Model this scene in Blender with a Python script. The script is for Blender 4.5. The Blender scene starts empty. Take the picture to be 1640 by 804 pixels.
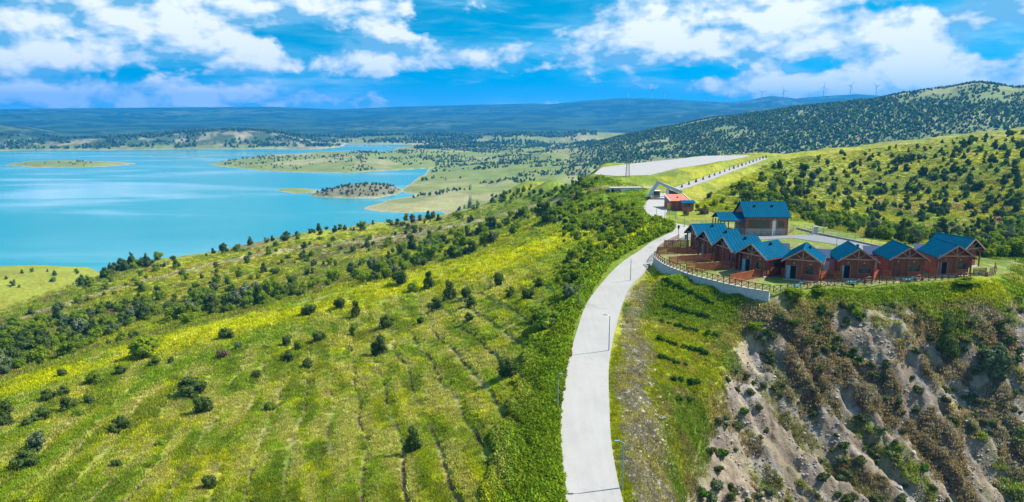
import bpy, bmesh, math, random
import numpy as np
from mathutils import Vector, Matrix

random.seed(7)
RNG = np.random.default_rng(11)
SC = bpy.context.scene
COL = SC.collection

# ------------------------------------------------------------------ camera
F, CX, CY = 1108.0, 820.0, 402.0              # focal length and centre of the 1640x804 picture
TH = math.radians(11.33)                      # looking down by this much
CT, ST = math.cos(TH), math.sin(TH)
cam = bpy.data.cameras.new('camera'); camo = bpy.data.objects.new('camera', cam); COL.objects.link(camo)
camo.rotation_euler = (math.radians(90) - TH, 0, 0)
cam.sensor_width = 36.0; cam.lens = 36.0 * F / 1640.0
cam.clip_start = 0.5; cam.clip_end = 60000
SC.camera = camo

# ------------------------------------------------------------------ sun, sky, exposure
SUN_AZ, SUN_EL = math.radians(79), math.radians(48)      # azimuth clockwise from +Y
sun = bpy.data.lights.new('sun', 'SUN'); suno = bpy.data.objects.new('sun', sun); COL.objects.link(suno)
sun.energy = 4.8; sun.angle = math.radians(0.5); sun.color = (1.0, 0.95, 0.86)
sdir = Vector((math.sin(SUN_AZ)*math.cos(SUN_EL), math.cos(SUN_AZ)*math.cos(SUN_EL), math.sin(SUN_EL)))
suno.rotation_euler = sdir.to_track_quat('Z', 'Y').to_euler()
SC.view_settings.view_transform = 'Standard'; SC.view_settings.look = 'None'
SC.view_settings.gamma = 1.0; SC.view_settings.use_curve_mapping = False
SC.view_settings.exposure = 1.0
SC.render.engine = 'CYCLES'
SC.cycles.use_denoising = True
SC.cycles.max_bounces = 5; SC.cycles.diffuse_bounces = 2; SC.cycles.glossy_bounces = 2
SC.cycles.transmission_bounces = 3; SC.cycles.transparent_max_bounces = 6; SC.cycles.volume_bounces = 0
SC.cycles.caustics_reflective = False; SC.cycles.caustics_refractive = False

class NT:
    """small helper for node trees"""
    def __init__(s, tree): s.t = tree; s.n = tree.nodes; s.l = tree.links
    def node(s, typ, **kw):
        n = s.n.new(typ)
        for k, v in kw.items(): setattr(n, k, v)
        return n
    def put(s, sock, v):
        if v is None: return
        if hasattr(v, 'links'): s.l.new(v, sock)
        else: sock.default_value = v
    def math(s, op, a, b=None, c=None, clamp=False):
        n = s.node('ShaderNodeMath', operation=op, use_clamp=clamp)
        s.put(n.inputs[0], a); s.put(n.inputs[1], b); s.put(n.inputs[2], c)
        return n.outputs[0]
    def vmath(s, op, a, b=None):
        n = s.node('ShaderNodeVectorMath', operation=op)
        s.put(n.inputs[0], a); s.put(n.inputs[1], b)
        return n.outputs[0]
    def mix(s, f, a, b, blend='MIX'):
        n = s.node('ShaderNodeMix', data_type='RGBA', blend_type=blend)
        s.put(n.inputs[0], f); s.put(n.inputs[6], a); s.put(n.inputs[7], b)
        return n.outputs[2]
    def noise(s, vec, scale, detail=4, rough=0.5, dist=0.0):
        n = s.node('ShaderNodeTexNoise')
        s.put(n.inputs['Vector'], vec); n.inputs['Scale'].default_value = scale
        n.inputs['Detail'].default_value = detail; n.inputs['Roughness'].default_value = rough
        n.inputs['Distortion'].default_value = dist
        return n.outputs['Fac']
    def node_noise_color(s, v, scale):
        n = s.node('ShaderNodeTexNoise'); s.put(n.inputs['Vector'], v); n.inputs['Scale'].default_value = scale; n.inputs['Detail'].default_value = 3
        return n.outputs['Color']
    def remap(s, v, a, b, c=0.0, d=1.0, smooth=True):
        n = s.node('ShaderNodeMapRange', interpolation_type='SMOOTHSTEP' if smooth else 'LINEAR', clamp=True)
        s.put(n.inputs[0], v)
        for i, x in zip((1, 2, 3, 4), (a, b, c, d)): n.inputs[i].default_value = x
        return n.outputs[0]
    def xyz(s, x=0.0, y=0.0, z=0.0):
        n = s.node('ShaderNodeCombineXYZ')
        for i, v in enumerate((x, y, z)): s.put(n.inputs[i], v)
        return n.outputs[0]

world = bpy.data.worlds.new('World'); SC.world = world; world.use_nodes = True
W = NT(world.node_tree); W.n.clear()
tc = W.node('ShaderNodeTexCoord').outputs['Generated']
sep = W.node('ShaderNodeSeparateXYZ'); W.l.new(tc, sep.inputs[0])
dx, dy, dz = sep.outputs
dzp = W.math('MAXIMUM', dz, 0.0)
sky = W.node('ShaderNodeTexSky', sky_type='NISHITA', sun_disc=False)
sky.sun_elevation = SUN_EL; sky.sun_rotation = SUN_AZ; sky.altitude = 900; sky.air_density = 1.0; sky.dust_density = 0.4; sky.ozone_density = 2.5
W.l.new(W.vmath('NORMALIZE', W.xyz(dx, dy, W.math('MULTIPLY_ADD', dzp, 1.5, 0.22))), sky.inputs['Vector'])
hs = W.node('ShaderNodeHueSaturation'); hs.inputs['Hue'].default_value = 0.462; hs.inputs['Saturation'].default_value = 2.4; hs.inputs['Value'].default_value = 1.1
W.l.new(sky.outputs[0], hs.inputs['Color'])
skycol = W.mix(1.0, hs.outputs[0], (.18, 1.08, 1.12, 1), 'MULTIPLY')
az = W.math('ARCTAN2', dx, dy); el = W.math('ARCSINE', dz)
# cumulus field over the whole dome; the masses in view sit at their own azimuth and height
pv = W.xyz(dx, dy, W.math('MULTIPLY', dz, 1.7))
def puffs(v):
    vo = W.node('ShaderNodeTexVoronoi', feature='F1', normalize=True); vo.inputs['Scale'].default_value = 15.0; vo.inputs['Detail'].default_value = 3.0; vo.inputs['Roughness'].default_value = .6
    W.put(vo.inputs['Vector'], W.vmath('ADD', v, W.vmath('MULTIPLY', W.node_noise_color(v, 9.0), (.05, .05, .05))))
    return W.math('MULTIPLY_ADD', W.math('SUBTRACT', .33, vo.outputs['Distance']), .55, W.noise(v, 8.0, 6, 0.55, 0.2))
n1 = puffs(pv)
n2 = puffs(W.vmath('ADD', pv, (0.014, 0.0, 0.026)))
nb = W.noise(W.xyz(dx, dy, W.math('MULTIPLY', dz, 5.0)), 3.0, 3, 0.5)
masses = [ # px, py, rx, ry, amount
    (190, 40, 120, 50, .30), (330, 35, 90, 45, .22), (90, 92, 95, 20, .17), (10, 48, 40, 16, .16), (10, 105, 60, 14, .12),
    (470, 104, 120, 16, .17), (615, 98, 90, 18, .20), (540, 18, 150, 18, .13), (70, 148, 150, 13, .24), (300, 150, 190, 12, .22),
    (950, 45, 70, 45, .16), (1110, 45, 130, 50, .26), (1260, 28, 100, 38, .22), (1332, 72, 34, 18, .20), (1545, 45, 140, 48, .27),
    (1420, 60, 60, 40, .12), (1540, 118, 160, 20, .26), (1230, 138, 260, 14, .24), (1560, 138, 200, 14, .2), (730, 88, 190, 16, .10), (850, 112, 70, 14, .12), (1240, 85, 60, 25, .12),
    (60, 62, 130, 9, -.20), (330, 112, 170, 16, -.14), (600, 142, 260, 16, -.16), (700, 45, 110, 22, -.13), (820, 20, 90, 26, -.20), (860, 150, 160, 26, -.22),
    (1060, 118, 110, 10, -.16), (1300, 105, 70, 12, -.14), (1600, 62, 26, 20, -.2), (1390, 12, 60, 10, -.16), (400, 60, 30, 28, -.12)]
def pxang(px, py):
    X = (px-CX)/F; v = (CY-py)/F
    Y = CT+v*ST; Z = -ST+v*CT
    return math.atan2(X, Y), math.atan2(Z, math.hypot(X, Y))
acc = None
for (px, py, rx, ry, amp) in masses:
    a0, e0 = pxang(px, py)
    u = W.math('MULTIPLY', W.math('SUBTRACT', az, a0), F/rx)
    v = W.math('MULTIPLY', W.math('SUBTRACT', el, e0), F/ry)
    g = W.math('EXPONENT', W.math('MULTIPLY', W.math('ADD', W.math('MULTIPLY', u, u), W.math('MULTIPLY', v, v)), -1.0))
    acc = W.math('MULTIPLY', g, amp) if acc is None else W.math('MULTIPLY_ADD', g, amp, acc)
dens = W.math('ADD', W.math('MULTIPLY_ADD', nb, 0.25, W.math('SUBTRACT', n1, 0.125)), acc)
cov = W.remap(dens, 0.495, 0.60)
lit = W.math('MULTIPLY_ADD', W.math('SUBTRACT', n1, n2), 4.6, W.math('MULTIPLY_ADD', W.math('SUBTRACT', dens, 0.55), 2.4, 0.20), clamp=True)
cloud = W.mix(lit, (1.5, 4.0, 6.0, 1), (8.6, 8.8, 9.0, 1))
thin = W.math('MULTIPLY', W.remap(el, 0.045, 0.0), W.remap(nb, .35, .7, .45, .98))      # milky air low over the horizon
c1 = W.mix(thin, skycol, (2.6, 5.8, 7.6, 1))
vn = W.noise(W.xyz(dx, dy, W.math('MULTIPLY', dz, 4.5)), 6.0, 6, .58, .3)
veil = W.math('MULTIPLY', W.remap(W.math('MULTIPLY_ADD', acc, .5, vn), .40, .66), .72)                # grey-blue layer behind the cumulus
c1 = W.mix(veil, c1, W.mix(W.remap(vn, .5, .72), (1.3, 4.4, 6.6, 1), (4.2, 6.6, 7.9, 1)))
c2 = W.mix(W.math('MULTIPLY', cov, 0.96), c1, cloud)
bg = W.node('ShaderNodeBackground'); W.l.new(c2, bg.inputs[0]); bg.inputs[1].default_value = 0.068
wo = W.node('ShaderNodeOutputWorld'); W.l.new(bg.outputs[0], wo.inputs[0])

# ------------------------------------------------------------------ picture <-> place
def ray(px, py):
    v = (CY-py)/F
    return np.array([(px-CX)/F, CT+v*ST, -ST+v*CT])
def atz(px, py, z):
    d = ray(px, py); return d*(z/d[2])
def project(X, Y, Z):
    d = np.maximum(Y*CT-Z*ST, 1e-3)
    return CX+F*X/d, CY-F*(Y*ST+Z*CT)/d

def _hash(ix, iy, seed):
    h = (ix.astype(np.int64)*374761393 + iy.astype(np.int64)*668265263 + seed*974711) & 0x7fffffff
    h = ((h ^ (h >> 13))*1274126177) & 0x7fffffff
    return ((h ^ (h >> 16)) & 0xffff)/65535.0
def vnoise(x, y, seed=0):
    x = np.asarray(x, float); y = np.asarray(y, float)
    ix = np.floor(x); iy = np.floor(y); fx = x-ix; fy = y-iy
    fx = fx*fx*(3-2*fx); fy = fy*fy*(3-2*fy)
    a = _hash(ix, iy, seed); b = _hash(ix+1, iy, seed); c = _hash(ix, iy+1, seed); d = _hash(ix+1, iy+1, seed)
    return (a*(1-fx)+b*fx)*(1-fy)+(c*(1-fx)+d*fx)*fy
def fbm(x, y, oct=4, seed=0, gain=.5):
    s = 0; a = 1.0; t = 0
    for i in range(oct):
        s = s+a*vnoise(x*2**i+i*17.3, y*2**i-i*9.1, seed+i); t += a; a *= gain
    return s/t
def sstep(a, b, x):
    t = np.clip((x-a)/(b-a), 0, 1); return t*t*(3-2*t)
def inpoly(x, y, poly):
    r = np.zeros(x.shape, bool); n = len(poly)
    for i in range(n):
        x1, y1 = poly[i][0], poly[i][1]; x2, y2 = poly[(i+1) % n][0], poly[(i+1) % n][1]
        if y1 == y2: continue
        c = ((y1 > y) != (y2 > y)) & (x < (x2-x1)*(y-y1)/(y2-y1)+x1)
        r ^= c
    return r
def pdist(x, y, poly, closed=True):
    d = np.full(x.shape, 1e9); n = len(poly)
    for i in range(n if closed else n-1):
        ax, ay = poly[i][0], poly[i][1]; bx, by = poly[(i+1) % n][0], poly[(i+1) % n][1]
        vx, vy = bx-ax, by-ay; L = vx*vx+vy*vy+1e-9
        t = np.clip(((x-ax)*vx+(y-ay)*vy)/L, 0, 1)
        d = np.minimum(d, np.hypot(x-ax-t*vx, y-ay-t*vy))
    return d
def sdist(x, y, poly):                         # positive inside
    d = pdist(x, y, poly); return np.where(inpoly(x, y, poly), d, -d)
def spline(pts, n):
    """Catmull-Rom through points, n samples per span"""
    P = np.array(pts, float); P = np.vstack([2*P[0]-P[1], P, 2*P[-1]-P[-2]])
    out = []
    for i in range(1, len(P)-2):
        for k in range(n):
            t = k/n; p0, p1, p2, p3 = P[i-1:i+3]
            out.append(.5*((2*p1)+(-p0+p2)*t+(2*p0-5*p1+4*p2-p3)*t*t+(-p0+3*p1-3*p2+p3)*t**3))
    out.append(P[-2]); return np.array(out)

# ------------------------------------------------------------------ the lie of the land
LAKE = -110.0
TERR = -24.5
# road edges: left px, right px, height
road_rows = [((906, 900), (1034, 900), -32.3), ((903, 802), (998, 802), -31.2), ((898, 701), (980, 715), -30.3), ((900, 641), (976, 651), -29.6), ((908, 586), (975, 591), -28.9),
    ((925, 526), (981, 545), -28.1), ((940, 485), (993, 498), -27.3), ((968, 448), (1007, 462), -26.5), ((996, 420), (1030, 437), -25.9), ((1026, 400), (1047.5, 414), -25.4),
    ((1042, 388), (1060, 396.5), -25.1), ((1065, 376.5), (1085, 384.5), -24.8), ((1080, 367.5), (1108, 373), -24.62), ((1080, 359.5), (1104, 362.5), -24.56), ((1066, 353), (1082, 357), -24.5),
    ((1048, 348.5), (1069, 351), -24.4), ((1036.5, 341), (1066, 343.5), -24.3), ((1030.6, 331), (1069, 334.5), -24.2), ((1034, 325), (1070, 325), -24.1), ((1041, 318), (1070, 316.5), -24.0), ((1052, 310), (1076, 309), -23.9)]
path_rows = [((1060, 307), (1083, 305), -23.8), ((1083, 299.5), (1100, 300.5), -23.2), ((1104, 291.5), (1119, 294), -22.7), ((1125, 284.5), (1138, 287.5), -22.2), ((1160, 272), (1171, 274.7), -21.4), ((1195, 260.5), (1204, 263), -20.8), ((1222, 251.5), (1229, 253.5), -20.2)]
def edges(rows, n=10):
    L = np.array([atz(a[0], a[1], z) for a, b, z in rows]); R = np.array([atz(b[0], b[1], z) for a, b, z in rows])
    return spline(L, n), spline(R, n)
roadL, roadR = edges(road_rows); pathL, pathR = edges(path_rows)
roadC = (roadL+roadR)/2; pathC = (pathL+pathR)/2

terr_px = [(1049, 412), (1060, 421), (1072, 427.5), (1090, 434.5), (1107, 440.5), (1142, 450), (1180, 459), (1206, 464), (1233, 468), (1262, 465), (1300, 460.5), (1340, 457), (1414, 453.7), (1470, 450.5), (1527, 447), (1579, 446),
           (1595, 437), (1593, 428), (1550, 417), (1480, 407), (1410, 396), (1374, 387.5), (1304, 373), (1272, 364), (1262, 352), (1150, 349), (1100, 354), (1106, 366), (1086, 382), (1064, 393.5), (1052, 403)]
terr_poly = [tuple(atz(a, b, TERR)[:2]) for a, b in terr_px]
lot_px = [(951, 279), (964, 268), (1024, 260.6), (1081, 255), (1128, 249.5), (1202, 248.5), (1191, 252), (1119, 264.4), (1081, 270), (1039, 280.5), (987, 281.8)]
lot_poly = [tuple(atz(a, b, -21.0)[:2]) for a, b in lot_px]

cps = []
def cp(px, py, z): p = atz(px, py, z); cps.append((p[0], p[1], z))
def cw(x, y, z): cps.append((x, y, z))
for rows in (road_rows, path_rows):
    for a, b, z in rows: cp((a[0]+b[0])/2, (a[1]+b[1])/2, z)
# meadow left of the road
for q in [(840, 800, -31.6), (700, 800, -33.2), (500, 800, -35), (250, 800, -36.5), (0, 804, -37.5), (-200, 804, -39), (840, 650, -30.6), (700, 650, -35), (500, 650, -38.6), (250, 680, -40), (0, 700, -41), (860, 560, -30),
          (700, 540, -38), (500, 540, -42), (250, 580, -43), (850, 480, -31), (720, 470, -39), (900, 440, -29), (880, 400, -31), (960, 400, -27.5), (1000, 370, -26.5), (950, 340, -27), (1000, 320, -25),
          (0, 622, -44), (160, 568, -44.5), (330, 525, -44), (520, 480, -42), (620, 455, -41), (700, 432, -39), (800, 405, -35.5), (-200, 680, -45), (860, 370, -33), (880, 340, -34), (940, 305, -27), (1000, 290, -22.5), (1040, 290, -22.8)]: cp(*q)
# dell behind it, terraces, brink above the lake
for q in [(100, 560, -58), (0, 560, -60), (0, 520, -63), (150, 520, -61), (250, 480, -61), (400, 470, -58), (520, 440, -56), (600, 420, -54), (700, 400, -50), (800, 370, -44), (0, 500, -66), (150, 480, -65), (300, 440, -65), (450, 410, -62), (600, 380, -58), (750, 350, -50),
          (850, 330, -42), (900, 310, -35)]: cp(*q)
brink = [(-250, 560, -66), (-100, 530, -67), (0, 505, -68), (80, 470, -68), (180, 430, -67), (280, 412, -66), (380, 395, -65), (500, 371, -62), (600, 359, -59), (690, 350, -56), (760, 334, -51), (830, 315, -43), (900, 290, -33), (950, 275, -24.5)]
for i, (a, b, z) in enumerate(brink):
    cp(a, b, z); p = atz(a, b, z)
    if i > 10: fl = [(1.2, -45), (1.45, -75), (1.9, -100), (2.6, -118)]
    else: fl = [(1.12, z-14), (1.3, -106), (1.6, -122), (2.2, -135)]
    for s, zz in fl: cw(p[0]*s, p[1]*s, zz)
# between road and scarp, scarp, ravine
for q in [(1000, 804, -32.3), (1040, 804, -34), (1080, 790, -37), (1000, 700, -30.9), (1045, 700, -32), (1100, 700, -34.2), (1000, 600, -29.3), (1045, 600, -30.2), (1110, 600, -31.2), (1150, 620, -32.3), (1015, 500, -27.7), (1050, 500, -28.3), (1120, 510, -28), (1190, 520, -28.6), (1035, 445, -26.6), (1048, 436, -27), (1080, 455, -27.2), (1114, 466, -26.9), (1160, 478, -26.7), (1200, 484, -26.4), (1228, 485, -26.2),
          (1130, 700, -35.8), (1110, 804, -39.5), (1170, 560, -30.2), (1165, 640, -34), (1200, 560, -30.8), (1200, 640, -35), (1200, 720, -39), (1200, 804, -42), (1260, 500, -27), (1260, 560, -30.9), (1260, 640, -35.8), (1260, 720, -40), (1260, 804, -43),
          (1300, 472, -25.3), (1400, 468, -25.5), (1500, 466, -25.6), (1300, 500, -27), (1400, 490, -26.8), (1500, 490, -26.9), (1350, 540, -30), (1350, 600, -33.8), (1350, 720, -40.6), (1350, 804, -44.2), (1450, 540, -29.8), (1430, 600, -33.6), (1450, 660, -37.4), (1450, 720, -40.8), (1480, 804, -45),
          (1480, 540, -30.2), (1505, 600, -34.4), (1545, 680, -39.6), (1575, 740, -43), (1603, 804, -46.8), (1560, 540, -30), (1590, 600, -34.2), (1640, 560, -31.6), (1640, 640, -36.8), (1640, 700, -40.5), (1650, 804, -46), (1700, 700, -40), (1600, 466, -25.4), (1620, 490, -27.6), (1640, 440, -26.2), (1640, 415, -26.4), (1600, 418, -26.2), (1700, 500, -27.8), (1700, 420, -27), (1850, 600, -34), (1850, 450, -29), (1800, 804, -45)]: cp(*q)
for q in [(0, 0, -38), (0, 30, -33.5), (20, 35, -36), (50, 45, -54), (80, 40, -62), (-40, 20, -40), (-120, 20, -52), (-60, -60, -48), (60, -60, -62), (120, 40, -62), (160, 60, -50), (-250, 100, -75), (-300, -100, -100), (200, -100, -60), (0, -250, -70), (0, -500, -80), (-600, 0, -125), (-500, 300, -130), (500, 0, -40), (500, 300, -12), (300, 100, -35), (300, 250, -30), (400, 380, -14)]: cw(*q)
# terrace, behind it the side valley, then the green hillside with junipers
for a, b in terr_px: cp(a, b, TERR)
for q in [(1200, 400, TERR), (1350, 420, TERR), (1450, 425, TERR), (1200, 370, TERR), (1130, 380, TERR),
          (1300, 360, -29), (1350, 372, -31), (1420, 385, -33), (1500, 392, -34), (1580, 400, -34), (1640, 385, -35), (1300, 335, -32), (1400, 345, -35), (1500, 355, -36.5), (1600, 350, -36), (1700, 360, -35),
          (1640, 300, -27), (1540, 300, -29.5), (1440, 300, -30.5), (1340, 300, -29.5), (1260, 310, -27.5), (1270, 335, -27), (1200, 310, -25.4), (1150, 325, -24.8), (1110, 335, -24.6), (1130, 305, -24.3), (1180, 285, -23.2), (1240, 275, -23.5), (1320, 270, -24.8), (1420, 265, -24), (1540, 260, -21.5), (1640, 255, -19.5), (1780, 260, -17)]: cp(*q)
crest = [(1228, 250, -20.3), (1280, 247, -20.8), (1340, 240, -20.2), (1400, 233, -19), (1470, 225, -17), (1550, 214, -14), (1600, 209, -12.3), (1640, 205, -11), (1760, 200, -9)]
for a, b, z in crest:
    cp(a, b, z); p = atz(a, b, z)
    for s, zz in [(1.12, z-3), (1.4, -50), (1.9, -95), (2.6, -120)]: cw(p[0]*s, p[1]*s, zz)
for a, b in lot_px: cp(a, b, -21.0)
for a, b in lot_px[:6]:
    p = atz(a, b, -21.0)
    for s, zz in [(1.12, -30), (1.4, -60), (1.9, -98), (2.6, -120)]: cw(p[0]*s, p[1]*s, zz)
cps = np.array(cps)
def uv(x, y):
    r = np.hypot(x, y)+12.0
    return np.stack([np.arctan2(x, y)*1.6, np.log(r)*1.25], -1)
CU = uv(cps[:, 0], cps[:, 1])
keep = [0]
for i in range(1, len(CU)):
    if np.min(np.hypot(*(CU[keep]-CU[i]).T)) > 0.006: keep.append(i)
CU = CU[keep]; CZ = cps[keep, 2]
EPS = 0.035
def kern(d2): return np.sqrt(d2+EPS*EPS)
D = ((CU[:, None]-CU[None])**2).sum(-1)
n_ = len(CU)
A = np.zeros((n_+1, n_+1)); A[:n_, :n_] = -kern(D)+np.eye(n_)*0.004; A[:n_, n_] = 1; A[n_, :n_] = 1
sol = np.linalg.solve(A, np.append(CZ, 0))
def rbf(x, y):
    x = np.ravel(x); y = np.ravel(y); out = np.empty(len(x))
    for i in range(0, len(x), 20000):
        U = uv(x[i:i+20000], y[i:i+20000])
        d2 = (U**2).sum(1)[:, None]+(CU**2).sum(1)[None]-2*U@CU.T
        out[i:i+20000] = -kern(np.maximum(d2, 0))@sol[:n_]+sol[n_]
    return out

# land around the lake: shorelines read on the water plane
def lakepoly(pp): return [tuple(atz(a, b, LAKE)[:2]) for a, b in pp]
SH = [ # shoreline, slope, greatest height, name
    (lakepoly([(330, 263), (370, 269), (420, 273), (480, 276), (560, 277), (630, 273), (690, 269), (760, 262), (900, 258), (900, 244), (640, 243), (520, 244), (430, 248), (370, 256)]), .085, 19, 'peninsula'),
    (lakepoly([(690, 269), (672, 283), (655, 297), (638, 306), (664, 312), (620, 322), (585, 330), (572, 335), (600, 339), (650, 341), (700, 339), (715, 346), (760, 372), (1000, 372), (1300, 300), (1300, 238), (740, 240)]), .085, 70, 'shore'),
    (lakepoly([(496, 313), (520, 316), (560, 317.5), (600, 317), (632, 312), (645, 306), (640, 301), (600, 300), (540, 303), (512, 308)]), .36, 16, 'island'),
    (lakepoly([(440, 306), (470, 310), (500, 309.5), (513, 305), (490, 301), (455, 301)]), .10, 4.5, 'island'),
    (lakepoly([(4, 265), (60, 268), (130, 269), (180, 266), (218, 262), (190, 259), (120, 256.5), (50, 257.5), (20, 261)]), .07, 12, 'island'),
    (lakepoly([(628, 242), (634, 237), (660, 232), (720, 229), (900, 228), (900, 250), (700, 248)]), .05, 8, 'shore'),
    (lakepoly([(-300, 540), (-60, 520), (0, 505), (60, 492), (150, 465), (180, 440), (150, 427), (60, 424), (0, 427), (-300, 436)]), .22, 7, 'spit'),
]
farshore = lakepoly([(-900, 246), (-300, 243), (0, 242), (40, 241), (150, 241), (250, 239.5), (330, 239), (420, 238), (500, 238.5), (540, 236), (556, 231), (700, 231.5), (760, 235), (1100, 236), (1700, 236), (2800, 236)])
farshore += [(40000, 22000), (0, 42000), (-40000, 22000)]
RIDGES = [ # distance, half-depth in front, crest line in the picture, foot height
    (7600, 4200, [(-900, 178), (-200, 177), (0, 175), (150, 173), (300, 172), (430, 171), (540, 175), (640, 171), (760, 168), (860, 166), (950, 170), (1100, 176), (2600, 176)]),
    (6600, 2600, [(-900, 240), (500, 205), (800, 178), (860, 169), (930, 162), (1000, 157), (1060, 158.5), (1120, 162), (1170, 164), (1200, 160), (1235, 153.5), (1275, 158), (1320, 154), (1375, 151), (1450, 157), (1700, 168), (2600, 170)]),
    (4700, 1500, [(-900, 240), (700, 215), (900, 196), (960, 189), (1020, 184), (1100, 178), (1200, 172), (1300, 170), (1600, 170), (2600, 175)]),
    (3500, 900, [(-900, 190), (-200, 188), (-40, 193), (40, 203), (110, 213), (190, 220), (300, 232), (2600, 250)]),
    (2650, 560, [(-900, 215), (-100, 229), (0, 230), (110, 225), (200, 221), (290, 213), (380, 208), (440, 212), (500, 222), (540, 229), (600, 228), (640, 220.5), (700, 226), (760, 223), (830, 214), (880, 219), (930, 212), (1010, 215), (1100, 222), (2600, 235)]),
]
FOREST = [(840, 262), (900, 246), (960, 229), (1000, 217), (1060, 205), (1150, 189), (1250, 176), (1330, 164.5), (1400, 158), (1440, 151), (1490, 142), (1560, 134), (1600, 135), (1640, 139), (1720, 137), (2000, 130), (2600, 150)]
RR = []
for (R0, dep, line) in RIDGES:
    aa = [pxang(a, b) for a, b in line]
    RR.append((R0, dep, np.array([a for a, e in aa]), np.array([math.tan(e) for a, e in aa])))
FA = [pxang(a, b) for a, b in FOREST]; FAZ = np.array([a for a, e in FA]); FTE = np.array([math.tan(e) for a, e in FA])

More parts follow.
